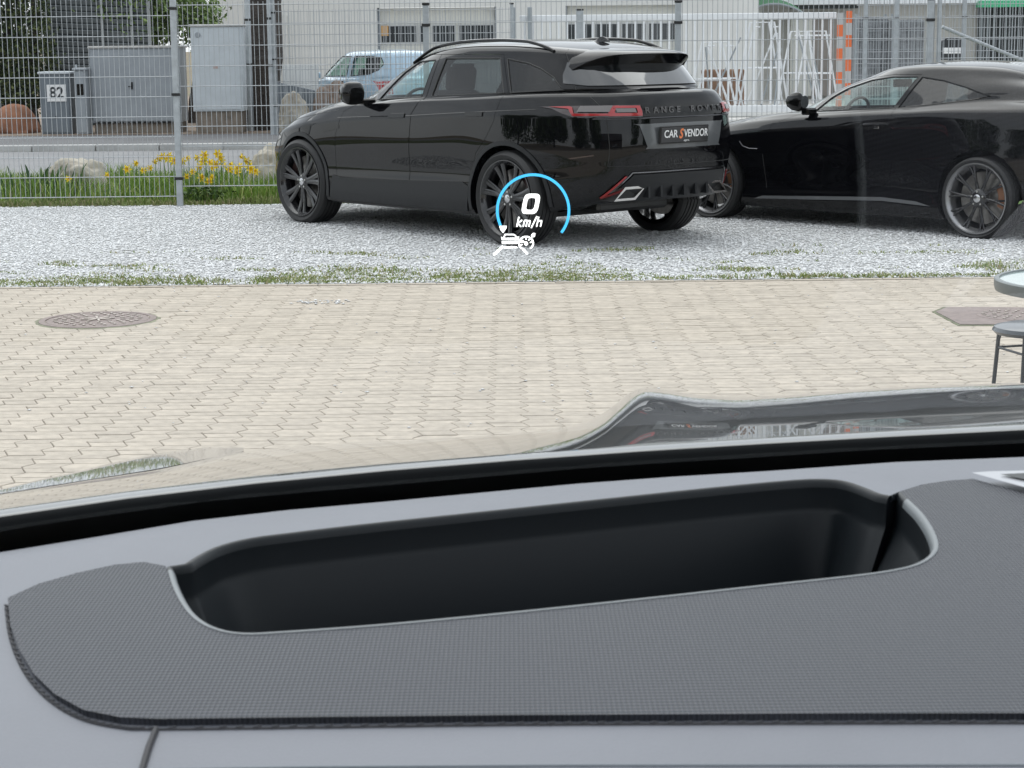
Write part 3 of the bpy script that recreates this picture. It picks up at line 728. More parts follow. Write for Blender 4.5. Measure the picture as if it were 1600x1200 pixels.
    for i, ch in enumerate(word):
        if ch == ' ': continue
        y = -.40 + .80 * i / (len(word) - 1)
        loc, nn = sk.hit('x', (y, 1.074), 1)
        ex = Vector((0, 1, 0)) - nn * nn.y
        text('raised_letter', ch, .068, letter_black, stp, frame(loc + nn * .009, ex, (0, 0, 1)), depth=.003, offset=.0012, sx=1.12)
    # tailgate shut lines
    tg = [(-.68, .655), (-.68, 1.0), (-.685, 1.12), (-.70, 1.215)]
    line_on('tailgate_seam', tg, sk, 'x', black_plastic, root, 1, .0035, -.001); line_on('tailgate_seam', [(-a, b) for a, b in tg], sk, 'x', black_plastic, root, 1, .0035, -.001)
    line_on('tailgate_seam', [(-.68, .655), (.68, .655)], sk, 'x', black_plastic, root, 1, .003, -.001)
    # plate recess and plate
    rc = smooth_poly([(-.42, .975), (.42, .975), (.445, .96), (.39, .80), (.37, .785), (-.37, .785), (-.39, .80), (-.445, .96)], 3)
    rc = [(p[0] - .03, p[1]) for p in rc]
    recess_m = mat('plate_recess', (.09, .095, .10), .22, coat=.5)
    panel('plate_recess', rc, sk, 'x', recess_m, root, 1, .003, .06, .03, thick=.004)
    loc, nn = sk.hit('x', (0, .885), 1)
    ex = Vector((0, 1, 0))
    P = frame((loc.x + .022, -.055, .885), ex, (0.06, 0, 1))
    b = MB().box((0, 0, 0), (.54, .135, .012), bev=.004); b.v = [P @ Vector(v) for v in b.v]; b.build('plate_holder', black_plastic, root)
    b = MB().box((0, 0, .008), (.52, .112, .006), bev=.003); b.v = [P @ Vector(v) for v in b.v]; pl = b.build('number_plate', plate_black, root)
    T = Matrix.Translation
    text('plate_print', 'CAR', .082, white_print, pl, P @ T((-.155, .006, .0118)), depth=.0004, offset=.0012, sx=.92)
    text('plate_print', 'VENDOR', .082, white_print, pl, P @ T((.125, .006, .0118)), depth=.0004, offset=.0012, sx=.80)
    text('plate_print', 'S', .105, orange_print, pl, P @ T((-.045, .004, .0118)), depth=.0004, offset=.003, sx=.8, shear=.25)
    text('plate_print', '.agero.', .025, white_print, pl, P @ T((.02, -.045, .0118)), depth=.0004)
    # bumper: lower insert, trim outline, fins, exhausts
    ins = [(-.50, .59), (.50, .59), (.605, .45), (.56, .375), (-.56, .375), (-.605, .45)]
    panel('rear_diffuser', ins, sk, 'x', clad, root, 1, .004, .05, .03, thick=.006)
    line_on('diffuser_trim', [(-.645, .42), (-.515, .605), (.515, .605), (.645, .42)], sk, 'x', mat('dark_chrome_trim', (.22, .22, .23), .18, metal=1), root, 1, .0075, .006)
    for s in (1, -1):
        panel('bumper_reflector', [(s * .680, .415), (s * .565, .58), (s * .550, .58), (s * .660, .415)], sk, 'x', red_lens, root, 1, .012, .03, .02, thick=.003)
        t = [(-.125, -.045), (.045, -.045), (.135, .05), (-.035, .05)]
        t = [(s * -a * (1.35 if s < 0 else 1.0), b * 1.1) for a, b in t]
        loc, nn = sk.hit('x', (s * .555, .445), 1); px = max((sk.hit('x', (s * q, .44), 1)[0] or Vector((4.5, 0, 0))).x for q in (.45, .52, .56)) + .02
        m = MB(); nn_ = 4; inn = [(a * .80, b * .64) for a, b in t]; vs = []
        for (L_, dx) in ((t, -.16), (t, .022), (inn, .022), (inn, -.06)): vs += [(px + dx, s * (.53 if s < 0 else .455) + a, .44 + b) for a, b in L_]
        fs = [(r * 4 + k, r * 4 + (k + 1) % 4, r * 4 + 4 + (k + 1) % 4, r * 4 + 4 + k) for r in range(3) for k in range(4)]
        m.add(vs, fs).build('exhaust_tip', chrome, root, smooth=True, angle=20)
        MB().prism(inn, px - .02, px - .012, lambda p, t_: (t_, s * (.53 if s < 0 else .455) + p[0], .44 + p[1])).build('exhaust_opening', black_plastic, root)
        # thin strip imitating a red reflection low on the bumper corner
        panel('reflection_strip', [(4.36, .715), (4.56, .745), (4.56, .735), (4.38, .707)], sk, 'y', dark_lens, root, s, .003, .03, .02)
    for yy in (-.33, -.20, -.07, .06, .19, .32):
        loc, nn = sk.hit('x', (yy, .46), 1)
        MB().prism([(4.60, .40), (loc.x + .03, .40), (loc.x + .022, .54), (4.60, .54)], yy - .012, yy + .012, lambda p, t: (p[0], t, p[1])).build('diffuser_fin', clad, root)
    # mirrors
    for s in (1, -1):
        b = MB(); vs = []; Ln = 9
        for i in range(Ln):
            t = i / (Ln - 1); rr = sqrt(max(0.02, 1 - (2 * t - 1) ** 4)); cx = 1.80 + .03 * t; cy = s * (.89 + .25 * t)
            for k in range(12):
                a = 2 * pi * k / 12; vs.append((cx + .12 * rr * cos(a) * (1.0 if cos(a) < 0 else .45), cy, 1.185 + .10 * rr * sin(a)))
        fs = [tuple(range(12))[::-1], tuple(range(12 * Ln - 12, 12 * Ln))] + [(i * 12 + k, i * 12 + (k + 1) % 12, i * 12 + 12 + (k + 1) % 12, i * 12 + 12 + k) for i in range(Ln - 1) for k in range(12)]
        b.add(vs, fs).build('door_mirror', gloss_black, root, smooth=True, angle=60)
        MB().box((1.83, s * .885, 1.110), (.09, .14, .05), bev=.015).build('mirror_arm', gloss_black, root)
        panel('sail_panel', [(1.66, 1.10), (1.865, 1.125), (1.95, 1.215), (1.90, 1.235)], sk, 'y', gloss_black, root, s, .003, .05, .03)
    # front lamps and grille so that the car is whole
    for s in (1, -1):
        panel('headlight', [(s * .50, .70), (s * .50, .765), (s * .80, .80), (s * .86, .76), (s * .80, .71)], sk, 'X', clear_lens, root, 1, .004, .05, .03)
        panel('side_vent', [(1.24, .86), (1.48, .90), (1.48, .87), (1.24, .83)], sk, 'y', gloss_black, root, s, .003, .05, .03)
        line_on('bonnet_seam', [(.35, .86), (.7, .935), (1.1, .99), (1.44, 1.03)], sk, 'y', black_plastic, root, s, .003, -.0005)
        line_on('crease_line', [(1.45, .965), (2.5, 1.005), (3.3, 1.05), (4.05, 1.085)], sk, 'y', paint_vel, root, s, .004, -.0005)
    panel('grille', [(-.48, .56), (.48, .56), (.50, .74), (-.50, .74)], sk, 'X', black_plastic, root, 1, .004, .06, .04)
    # cabin: left-hand drive. local y<0 is the visible (left) side
    seat(root, 2.05, -.38); seat(root, 2.05, .38)
    b = MB().box((3.08, 0, .62), (.5, 1.25, .18), bev=.06); b.box((3.42, 0, .98), (.16, 1.25, .62), bev=.05, M=Matrix.Rotation(.28, 3, 'Y'))
    for yy in (-.40, 0, .40): b.box((3.53, yy, 1.345), (.10, .26, .15), bev=.045)
    b.build('rear_bench', interior, root, smooth=True)
    MB().box((1.52, 0, .98), (.55, 1.42, .2), bev=.07).build('dashboard', interior, root, smooth=True)
    MB().tube([(1.90 + .05 * sin(a), -.38 + .18 * cos(a), 1.04 + .17 * sin(a)) for a in np.linspace(0, 2 * pi, 32, endpoint=False)], .014, 8, closed=True).build('steering_wheel', interior, root, smooth=True)
    MB().box((2.08, 0, 1.39), (.03, .24, .065), bev=.012).build('interior_mirror', interior, root)
    for yy, side in ((-.825, -1), (.825, 1)):
        wheel(root, .86, yy, side, .385, .312, .262, 'split7', rim_black, rim_black, caliper_dark, 2.6 if side > 0 else .5, silver_badge)
        wheel(root, 3.735, yy, side, .385, .312, .262, 'split7', rim_black, rim_black, caliper_dark, .6 if side > 0 else 2.6, silver_badge)
    return root
# ================================================================== coupe
def build_coupe():
    root = empty('sports_coupe', (1.953, 18.80, 0)); root.rotation_euler = (0, 0, 2.32304 + pi)
    tag(root, 'low glossy black two-door sports coupe parked right of the taller black car', 'car')
    def sc(T, s): return [(a, b * s) for a, b in T]
    WB = [(0, .86), (.5, .91), (.79, .925), (1.3, .905), (2.4, .90), (3.1, .915), (3.63, .938), (4.1, .92), (4.7, .86)]
    rings = [
        dict(x=(.35, 4.45), w=.78, z=[(0, .18), (1, .15), (4, .16), (4.6, .25)], sub=2),
        dict(x=(.10, 4.60), w=sc(WB, .965), z=[(0, .15), (1, .13), (4, .15), (4.6, .26)], crease=1, sub=3),
        dict(x=(.05, 4.64), w=sc(WB, 1.0), z=[(0, .21), (1.2, .195), (2.6, .225), (3.3, .215), (4.6, .30)], sub=3),
        dict(x=(.04, 4.66), w=sc(WB, .995), z=[(0, .26), (1.2, .245), (2.6, .285), (3.3, .265), (4.6, .36)], crease=1, sub=3),
        dict(x=(.03, 4.68), w=[(0, .86), (.5, .91), (.79, .925), (1.25, .885), (2.4, .872), (3.0, .89), (3.63, .938), (4.1, .92), (4.7, .86)], z=[(0, .34), (1.2, .33), (2.6, .37), (3.3, .36), (4.6, .44)], sub=6),
        dict(x=(.0, 4.74), w=[(0, .84), (.5, .91), (.79, .925), (1.3, .90), (2.4, .90), (3.1, .915), (3.63, .94), (4.1, .915), (4.7, .85)], z=[(0, .50), (1.2, .60), (3.3, .64), (4.7, .70)], sub=6),
        dict(x=(.03, 4.72), w=[(0, .80), (.5, .88), (.79, .905), (1.3, .893), (2.4, .888), (3.1, .90), (3.63, .915), (4.1, .90), (4.7, .82)], z=[(0, .60), (.3, .69), (.8, .765), (1.4, .815), (2.4, .855), (3.1, .875), (3.9, .90), (4.7, .90)], sub=4, crease=1),
        dict(x=(.06, 4.68), w=[(0, .76), (.5, .84), (.79, .87), (1.3, .865), (2.4, .862), (3.1, .885), (3.63, .90), (4.1, .875), (4.7, .78)], z=[(0, .66), (.3, .745), (.8, .825), (1.4, .885), (2.0, .925), (2.8, .975), (3.3, 1.0), (3.9, 1.01), (4.7, 1.0)], sub=4, n=(2.8, 3.4)),
        dict(x=(.13, 4.62), w=[(0, .70), (.5, .79), (.79, .815), (1.3, .83), (2.4, .84), (3.1, .84), (3.63, .83), (4.1, .81), (4.7, .72)], z=[(0, .70), (.3, .775), (.8, .85), (1.4, .91), (2.0, .95), (2.8, 1.005), (3.4, 1.05), (3.9, 1.06), (4.7, 1.04)], sub=4, n=(2.8, 3.4)),
        dict(x=(.60, 4.40), w=[(.5, .68), (1.0, .76), (1.4, .80), (2.4, .82), (3.1, .81), (3.63, .79), (4.1, .75), (4.7, .70)], z=[(.5, .845), (1.0, .91), (1.5, .955), (2.0, .965), (2.8, 1.02), (3.5, 1.09), (4.1, 1.09), (4.5, 1.06)], sub=4, n=(2.6, 3.0)),
        dict(x=(1.32, 4.28), w=[(1.2, .72), (1.6, .775), (2.4, .805), (3.1, .79), (3.63, .75), (4.2, .68)], z=[(1.2, .96), (1.6, .975), (2.0, .985), (2.8, 1.035), (3.5, 1.12), (4.2, 1.11)], sub=5, crease=1, n=(2.8, 3.0)),
        dict(x=(1.72, 4.10), w=[(1.5, .66), (2.2, .725), (3.1, .715), (3.63, .69), (4.2, .64)], z=[(1.7, 1.13), (2.0, 1.165), (2.8, 1.185), (3.5, 1.21), (4.1, 1.19)], sub=5, n=(3, 3)),
        dict(x=(2.10, 3.92), w=[(1.9, .56), (2.6, .635), (3.1, .625), (3.63, .59), (4, .55)], z=[(2.1, 1.275), (2.4, 1.30), (2.8, 1.315), (3.2, 1.305), (3.6, 1.28), (3.95, 1.22)], sub=4, n=(3, 3)),
        dict(x=(2.22, 3.84), w=[(2.1, .50), (2.6, .575), (3.1, .565), (3.63, .53)], z=[(2.2, 1.32), (2.5, 1.355), (2.8, 1.365), (3.2, 1.36), (3.6, 1.33), (3.85, 1.27)], sub=4, n=(2.6, 3)),
        dict(x=(2.40, 3.76), w=.42, z=[(2.4, 1.36), (2.8, 1.39), (3.1, 1.39), (3.5, 1.365), (3.78, 1.305)], sub=3, n=(2.4, 3)),
        dict(x=(2.6, 3.62), w=.22, z=[(2.5, 1.385), (2.8, 1.405), (3.1, 1.407), (3.4, 1.39), (3.65, 1.345)], sub=3, n=(2.4, 3)),
        dict(x=(2.75, 3.45), w=.03, z=[(2.7, 1.408), (3.0, 1.413), (3.3, 1.40), (3.5, 1.375)], sub=2, n=(2.4, 3)),
    ]
    outer = loft(rings, 140); sk = Skin(outer)
    cav = [dict(x=(1.5, 3.7), w=.70, z=.42, sub=1), dict(x=(1.34, 3.9), w=.74, z=.90, sub=2), dict(x=(1.46, 3.95), w=.74, z=[(1, .95), (4, 1.08)], sub=2),
           dict(x=(1.84, 3.7), w=.64, z=1.16, sub=2), dict(x=(2.2, 3.45), w=.53, z=1.285, sub=2), dict(x=(2.45, 3.3), w=.38, z=1.34, sub=1)]
    body = boolean(outer, loft(cav, 50))
    cyl = MB()
    for cx, r in ((.79, .372), (3.63, .378)):
        for s in (-1, 1):
            n = 64; cyl.add([(cx + r * cos(2 * pi * k / n), s * yy, .335 + r * sin(2 * pi * k / n)) for yy in (.56, 1.2) for k in range(n)], [tuple(range(n)), tuple(range(n, 2 * n))[::-1]] + [(k, n + k, n + (k + 1) % n, (k + 1) % n) for k in range(n)])
    body = boolean(body, meshof(cyl))
    winF = [(1.80, .982), (2.72, 1.030), (2.86, 1.285), (2.60, 1.283), (2.36, 1.255), (2.12, 1.185), (1.95, 1.10)]
    winQ = [(2.765, 1.034), (3.10, 1.064), (3.45, 1.105), (3.60, 1.135), (3.36, 1.205), (3.12, 1.258), (2.90, 1.285)]
    ws = [(-.64, .995), (.64, .995), (.54, 1.20), (.46, 1.30), (-.46, 1.30), (-.54, 1.20)]
    cut = MB()
    for wpoly in (winF, winQ):
        for a, b in ((.45, 1.1), (-1.1, -.45)): m_ = yprism(wpoly, a, b); cut.add(m_.v, m_.f)
    body = boolean(body, meshof(cut)); body = boolean(body, meshof(xprism(ws, 1.0, 2.5)))
    dF = [(1.42, .30), (2.62, .325), (2.76, .44), (2.80, .62), (2.775, .80), (2.745, 1.032), (2.885, 1.305), (2.60, 1.305), (2.34, 1.275), (2.10, 1.205), (1.93, 1.12), (1.72, .96), (1.46, .86), (1.38, .6)]
    for s in (1, -1):
        y0, y1 = (.50, 1.2) if s > 0 else (-1.2, -.50)
        c = (2.1, .75); insp = [(c[0] + (p[0] - c[0]) * .9955, c[1] + (p[1] - c[1]) * .9935) for p in dF]
        d = boolean(body, meshof(yprism(insp, y0, y1)), 'INTERSECT'); body = boolean(body, meshof(yprism(dF, y0 * 1.001, y1 * 1.001)))
        d.materials.clear(); d.materials.append(paint); set_normals(d, sk)
        do = bpy.data.objects.new('door', d); C.objects.link(do); do.parent = root
        hp = [(a[0], a[1]) for a in smooth_poly([(2.45, .855), (2.60, .845), (2.74, .865), (2.735, .895), (2.60, .905), (2.47, .885)], 3)]
        panel('handle_recess', hp, sk, 'y', gloss_black, do, s, .002, .04, .02)
        loc0, _ = sk.hit('y', (2.47, .89), s); loc1, _ = sk.hit('y', (2.73, .90), s)
        MB().tube([loc0 + Vector((0, -.004 * s, -.003)), loc0.lerp(loc1, .15) + Vector((0, .022 * s, 0)), loc0.lerp(loc1, .85) + Vector((0, .022 * s, .002)), loc1 + Vector((0, -.004 * s, -.003))], .012, 8).build('handle', paint, do, smooth=True)
        lk, _ = sk.hit('y', (2.615, .868), s); MB().box((lk.x, lk.y + .004 * s, lk.z), (.05, .012, .02), bev=.004).build('handle_glint', silver_badge, do)  # silver block imitating the glint of light at the door handle
        panel('window', winF, sk, 'y', glass_clear, do, s, -.006, .08, .04)
        line_on('window_seal', winF, sk, 'y', black_plastic, do, s, .006, -.003, closed=True)
        panel('quarter_window', winQ, sk, 'y', glass_dark, root, s, -.006, .08, .04)
        line_on('window_seal', winQ, sk, 'y', gloss_black, root, s, .006, -.003, closed=True)
        # side skirt blade, wing vent
        panel('side_skirt', [(1.30, .205), (1.40, .232), (2.0, .258), (2.7, .285), (3.05, .268), (3.20, .235), (2.7, .255), (2.0, .228)], sk, 'y', mat('skirt_blade', (.12, .125, .13), .25, coat=.6), root, s, .004, .04, .02, thick=.012)
        panel('wing_vent', [(1.10, .70), (1.30, .725), (1.33, .705), (1.24, .665), (1.15, .655)], sk, 'y', gloss_black, root, s, .002, .04, .02)
        line_on('vent_trim', [(1.10, .705), (1.14, .665), (1.22, .645), (1.32, .645)], sk, 'y', rim_edge, root, s, .005, .002)
        line_on('sill_seam', [(1.38, .60), (1.42, .30)], sk, 'y', black_plastic, root, s, .003, -.0005)
        line_on('roof_seam', [(3.96, 1.14), (3.84, 1.22), (3.70, 1.285)], sk, 'y', black_plastic, root, s, .0025, -.0005)
        b = MB(); vs = []; Ln = 10
        for i in range(Ln):
            t = i / (Ln - 1); rr = (1 - .55 * (1 - t) ** 2) * sqrt(max(.04, 1 - max(0, 2 * t - 1) ** 5)); cx = 1.80 + .04 * t; cy = s * (.84 + .15 * t)
            for k in range(12):
                a = 2 * pi * k / 12; vs.append((cx + .15 * rr * cos(a) * (1.0 if cos(a) < 0 else .4), cy, 1.045 + .035 * t + .088 * rr * sin(a)))
        fs = [tuple(range(12))[::-1], tuple(range(12 * Ln - 12, 12 * Ln))] + [(i * 12 + k, i * 12 + (k + 1) % 12, i * 12 + 12 + (k + 1) % 12, i * 12 + 12 + k) for i in range(Ln - 1) for k in range(12)]
        dm = b.add(vs, fs).build('door_mirror', gloss_black, root, smooth=True, angle=60)
        MB().box((1.86, s * .84, .985), (.08, .14, .06), bev=.018).build('mirror_arm', gloss_black, root)
        ml = MB().lathe([(.001, 0), (.055, 0)], 20, 'x', c=(1.902, s * .955, 1.07)).build('mirror_glass', silver_badge, root)
        panel('headlight', [(s * .42, .58), (s * .45, .66), (s * .78, .70), (s * .80, .62)], sk, 'X', clear_lens, root, 1, .004, .05, .03)
        tl = [(s * .45, .80), (s * .47, .88), (s * .80, .88), (s * .80, .80)]
        panel('tail_light', tl, sk, 'x', red_lens, root, 1, .004, .05, .03)
    body.materials.clear(); body.materials.append(paint); set_normals(body, sk)
    bo = bpy.data.objects.new('body', body); C.objects.link(bo); bo.parent = root
    panel('windscreen', ws, sk, 'X', glass_clear, root, 1, -.006, .10, .05)
    rw = [(3.80, -.44), (3.80, .44), (4.20, .54), (4.20, -.54)]
    panel('rear_window', rw, sk, 'z', glass_opaque, root, 1, .003, .08, .04)
    panel('grille', [(-.35, .42), (.35, .42), (.38, .56), (-.38, .56)], sk, 'X', black_plastic, root, 1, .004, .06, .04)
    seat(root, 2.35, -.36, .38); seat(root, 2.35, .36, .38)
    b = MB().box((3.1, 0, .52), (.45, 1.1, .18), bev=.06); b.box((3.40, 0, .84), (.16, 1.1, .52), bev=.05, M=Matrix.Rotation(.4, 3, 'Y')); b.build('rear_bench', interior, root, smooth=True)
    MB().box((1.66, 0, .85), (.5, 1.32, .17), bev=.06).build('dashboard', interior, root, smooth=True)
    MB().tube([(2.00 + .05 * sin(a), -.36 + .18 * cos(a), .93 + .165 * sin(a)) for a in np.linspace(0, 2 * pi, 32, endpoint=False)], .014, 8, closed=True).build('steering_wheel', interior, root, smooth=True)
    MB().box((2.22, .02, 1.215), (.03, .25, .07), bev=.012).build('interior_mirror', interior, root)
    MB().box((2.2, 0, .16), (3.0, 1.2, .04), bev=.015).build('underbody', black_plastic, root)
    for yy, side in ((-.80, -1), (.80, 1)):
        wheel(root, .79, yy, side, .335, .280, .25, 'mesh10', rim_black, lip_silver, caliper_brown, .2 if side > 0 else pi - .2, silver_badge)
        wheel(root, 3.63, yy, side, .335, .287, .27, 'mesh10', rim_black, lip_silver, caliper_brown, .1 if side > 0 else pi - .1, silver_badge)
    return root
# ================================================================== small hatchback across the street
def build_hatch():
    blue = mat('pale_blue_paint', (.36, .50, .62), .25, coat=.8)
    yaw = pi + .10
    root = empty('small_hatchback', (0, 0, 0)); o0 = aty(497, 100, 36.2)
    root.location = (o0.x - .17, 37.5, .045); root.rotation_euler = (0, 0, -.85); root.scale = (1, 1, 1.0)
    tag(root, 'pale blue small hatchback parked across the street before the white building', 'car')
    rings = [
        dict(x=(.2, 3.1), w=.68, z=.20, sub=2), dict(x=(.03, 3.28), w=.74, z=.28, sub=3), dict(x=(.0, 3.32), w=.755, z=.48, sub=4),
        dict(x=(.02, 3.30), w=.75, z=[(0, .58), (.5, .72), (3.3, .78)], sub=3), dict(x=(.08, 3.26), w=.71, z=[(0, .66), (.4, .80), (.9, .88), (3.3, .93)], sub=3, crease=1),
        dict(x=(.70, 3.20), w=.69, z=[(.7, .90), (1, .91), (3.3, .96)], sub=4, crease=1, n=(3, 4)), dict(x=(1.08, 3.10), w=.62, z=1.17, sub=3, n=(3, 4)),
        dict(x=(1.38, 3.0), w=.55, z=1.355, sub=3, n=(3, 4)), dict(x=(1.55, 2.9), w=.45, z=1.41, sub=2), dict(x=(1.9, 2.7), w=.03, z=1.44, sub=1)]
    outer = loft(rings, 70); sk = Skin(outer)
    body = boolean(outer, loft([dict(x=(.95, 3.1), w=.60, z=.6, sub=1), dict(x=(.85, 3.1), w=.63, z=.90, sub=1), dict(x=(1.15, 3.02), w=.57, z=1.17, sub=1), dict(x=(1.5, 2.9), w=.48, z=1.34, sub=1)], 30))
    cut = MB()
    wF = [(1.03, .955), (1.90, .97), (1.90, 1.32), (1.50, 1.32), (1.25, 1.19)]; wR = [(2.02, .97), (2.55, 1.0), (2.78, 1.08), (2.86, 1.18), (2.78, 1.29), (2.55, 1.32), (2.02, 1.32)]
    for wp in (wF, wR):
        for a, b in ((.4, 1), (-1, -.4)): m_ = yprism(wp, a, b); cut.add(m_.v, m_.f)
    for cx in (.62, 2.75):
        n = 32; r = .30; cut.add([(cx + r * cos(2 * pi * k / n), yy, .29 + r * sin(2 * pi * k / n)) for yy in (-1.0, 1.0) for k in range(n)], [tuple(range(n)), tuple(range(n, 2 * n))[::-1]] + [(k, n + k, n + (k + 1) % n, (k + 1) % n) for k in range(n)])
    body = boolean(body, meshof(cut)); body = boolean(body, meshof(xprism([(-.54, .95), (.54, .95), (.46, 1.33), (-.46, 1.33)], .5, 1.9)))
    body.materials.clear(); body.materials.append(blue); set_normals(body, sk)
    bo = bpy.data.objects.new('body', body); C.objects.link(bo); bo.parent = root
    gl = glass('hatchback_glass', (.55, .70, .64), 1.5)
    for s in (1, -1):
        for wp in (wF, wR):
            panel('side_window', wp, sk, 'y', gl, root, s, -.004, .1, .08); line_on('window_seal', wp, sk, 'y', black_plastic, root, s, .010, 0, closed=True)
        line_on('door_seam', [(1.02, .93), (.98, .5), (1.05, .3), (1.9, .3), (1.97, .5), (1.965, .95)], sk, 'y', black_plastic, root, s, .005, 0)
        panel('handle', [(1.70, .84), (1.86, .845), (1.86, .875), (1.70, .87)], sk, 'y', black_plastic, root, s, .004, .05, .04, thick=.015)
        MB().box((1.12, s * .78, .98), (.10, .16, .11), bev=.03).build('door_mirror', blue, root, smooth=True)
        for cx in (.62, 2.75):
            w = MB().lathe([(.001, .08), (.15, .08), (.17, .06), (.175, .085), (.25, .085), (.27, .06), (.27, -.06), (.25, -.085)], 28, 'y').build('wheel', rubber, root, smooth=True)
            w.location = (cx, s * .66, .27); w.rotation_euler = (0, 0, 0 if s > 0 else pi)
            MB().lathe([(.001, .088), (.15, .088), (.165, .07)], 20, 'y').build('hub_cap', galv, w, smooth=True)
        panel('headlight', [(s * .35, .50), (s * .38, .62), (s * .62, .62), (s * .62, .50)], sk, 'X', clear_lens, root, 1, .004, .06, .05)
        panel('tail_light', [(s * .56, .60), (s * .56, .88), (s * .68, .88), (s * .68, .60)], sk, 'x', red_lens, root, 1, .004, .06, .05)
    panel('windscreen', [(-.54, .95), (.54, .95), (.46, 1.33), (-.46, 1.33)], sk, 'X', gl, root, 1, -.003, .1, .08)
    seat(root, 1.75, -.3, .42); seat(root, 1.75, .3, .42)
    return root
# ------------------------------------------------------------------ vegetation helpers
def leafm(name, stops, scale=1.5, rough=.6):
    m = mat(name, (.1, .1, .1), rough, spec=.3); n = m.node_tree; b = n.nodes['Principled BSDF']
    g = n.nodes.new('ShaderNodeNewGeometry'); cr = n.nodes.new('ShaderNodeValToRGB'); e = cr.color_ramp.elements
    while len(e) > 1: e.remove(e[-1])
    e[0].position = stops[0][0]; e[0].color = (*stops[0][1], 1)
    for p, c in stops[1:]: q = e.new(p); q.color = (*c, 1)
    n.links.new(g.outputs['Random Per Island'], cr.inputs[0]); n.links.new(cr.outputs[0], b.inputs['Base Color'])
    b.inputs['Subsurface Weight'].default_value = 0
    return m
def foliage(name, blobs, n, size, m, parent=None, seed=0, flat=1.0):
    R = np.random.RandomState(seed); tot = sum(b[3] * b[4] * b[5] for b in blobs) ; V = []; 
    vs = []
    for (cx, cy, cz, rx, ry, rz) in blobs:
        k = max(8, int(n * rx * ry * rz / tot)); d = R.normal(size=(k, 3)); d /= np.linalg.norm(d, axis=1, keepdims=True); r = R.uniform(.35, 1.0, (k, 1)) ** .5 * (1 + .18 * R.normal(size=(k, 1)))
        vs.append(d * r * (rx, ry, rz) + (cx, cy, cz))
    P = np.concatenate(vs); k = len(P); a = R.normal(size=(k, 3)); a /= np.linalg.norm(a, axis=1, keepdims=True); b = R.normal(size=(k, 3)); b -= a * (a * b).sum(1, keepdims=True); b /= np.linalg.norm(b, axis=1, keepdims=True)
    s = R.uniform(.5, 1.2, (k, 1)) * size
    Q = np.stack([P - a * s, P + b * s * .45, P + a * s, P - b * s * .45], 1).reshape(-1, 3)
    me = bpy.data.meshes.new(name); me.vertices.add(len(Q)); me.vertices.foreach_set('co', Q.ravel()); me.loops.add(len(Q)); me.loops.foreach_set('vertex_index', np.arange(len(Q)))
    me.polygons.add(k); me.polygons.foreach_set('loop_start', np.arange(0, 4 * k, 4)); me.update(calc_edges=True); me.materials.append(m)
    o = bpy.data.objects.new(name, me); C.objects.link(o)
    if parent: o.parent = parent
    return o
bark = mat('dark_bark', (.055, .046, .040), .95, bump=1, bscale=22, bdist=.04, var=.35, vscale=7)
leaf_g = leafm('mid_green_leaves', [(0, (.035, .07, .018)), (.5, (.07, .13, .03)), (1, (.14, .20, .055))])
leaf_d = leafm('dark_conifer_leaves', [(0, (.015, .03, .012)), (.6, (.05, .075, .025)), (1, (.16, .18, .06))])
leaf_l = leafm('fresh_spring_leaves', [(0, (.07, .12, .03)), (.5, (.14, .22, .06)), (1, (.25, .33, .12))])
def blob_mesh(name, m, c, r, seed=0, parent=None, sub=5, rough=.17, flat=-.4, freq=1.6):
    from mathutils import noise
    bm = bmesh.new(); bmesh.ops.create_icosphere(bm, subdivisions=sub, radius=1)
    for v in bm.verts:
        n = noise.noise(v.co * freq + Vector((seed * 3.1, 0, 0))) * rough * 1.6 + noise.noise(v.co * freq * 3 + Vector((0, seed, 0))) * rough * .5 + noise.noise(v.co * freq * 8) * rough * .16
        v.co *= 1 + n; v.co = Vector((v.co.x * r[0], v.co.y * r[1], max(v.co.z, flat) * r[2]))
    me = bpy.data.meshes.new(name); bm.to_mesh(me); bm.free(); me.polygons.foreach_set('use_smooth', [True] * len(me.polygons)); me.materials.append(m)
    o = bpy.data.objects.new(name, me); C.objects.link(o); o.location = c
    if parent: o.parent = parent
    return o
# ------------------------------------------------------------------ near fence
fence = empty('mesh_fence', (0, 19.52, 0)); tag(fence, 'galvanised double-rod mesh fence standing behind the parked black cars', 'fence')
FY = 19.52; PXS = [-8.39, -5.87, -3.35, -.83, 1.69, 4.21, 6.73]
def fpanel(x0, x1, z0, rows, parent, r=.0034, dy=0, step=.05, rz=.20, m=galv_wire, name='mesh_panel', gap=.05, vtop=.03):
    b = MB(); z1 = z0 + rz * (rows - 1)
    n = int(round((x1 - x0 - 2 * gap) / step))
    for i in range(n + 1):
        x = x0 + gap + i * (x1 - x0 - 2 * gap) / n; b.tube([(x, dy, z0 - .01), (x, dy, z1 + vtop)], r * .9, 4)
    for k in range(rows):
        for d in (-1, 1): b.tube([(x0 + gap * .4, dy + d * r * 1.6, z0 + k * rz), (x1 - gap * .4, dy + d * r * 1.6, z0 + k * rz)], r * 1.15, 4)
    o = b.build(name, m, parent, fix=False); tag(o, kind='stuff'); return o
def post(x, z0, z1, parent, w=.06, cap=True, clips=(), lean=0, m=galv):
    p = MB().box((0, 0, (z0 + z1) / 2), (w, w, z1 - z0), bev=.006).build('post', m, parent); p.location = (x, 0, 0); p.rotation_euler = (0, lean, 0)
    if cap: MB().box((0, 0, z1 + .012), (w + .012, w + .012, .028), bev=.006).build('post_cap', black_plastic, p)
    for zc in clips: MB().box((0, -.006, zc), (w + .022, w + .016, .028), bev=.004).build('clip', black_plastic, p)
    return p
for i in range(len(PXS) - 1):
    z0 = .10 if i < 2 else .20
    fpanel(PXS[i], PXS[i + 1], z0, 11 if i < 2 else 10, fence)
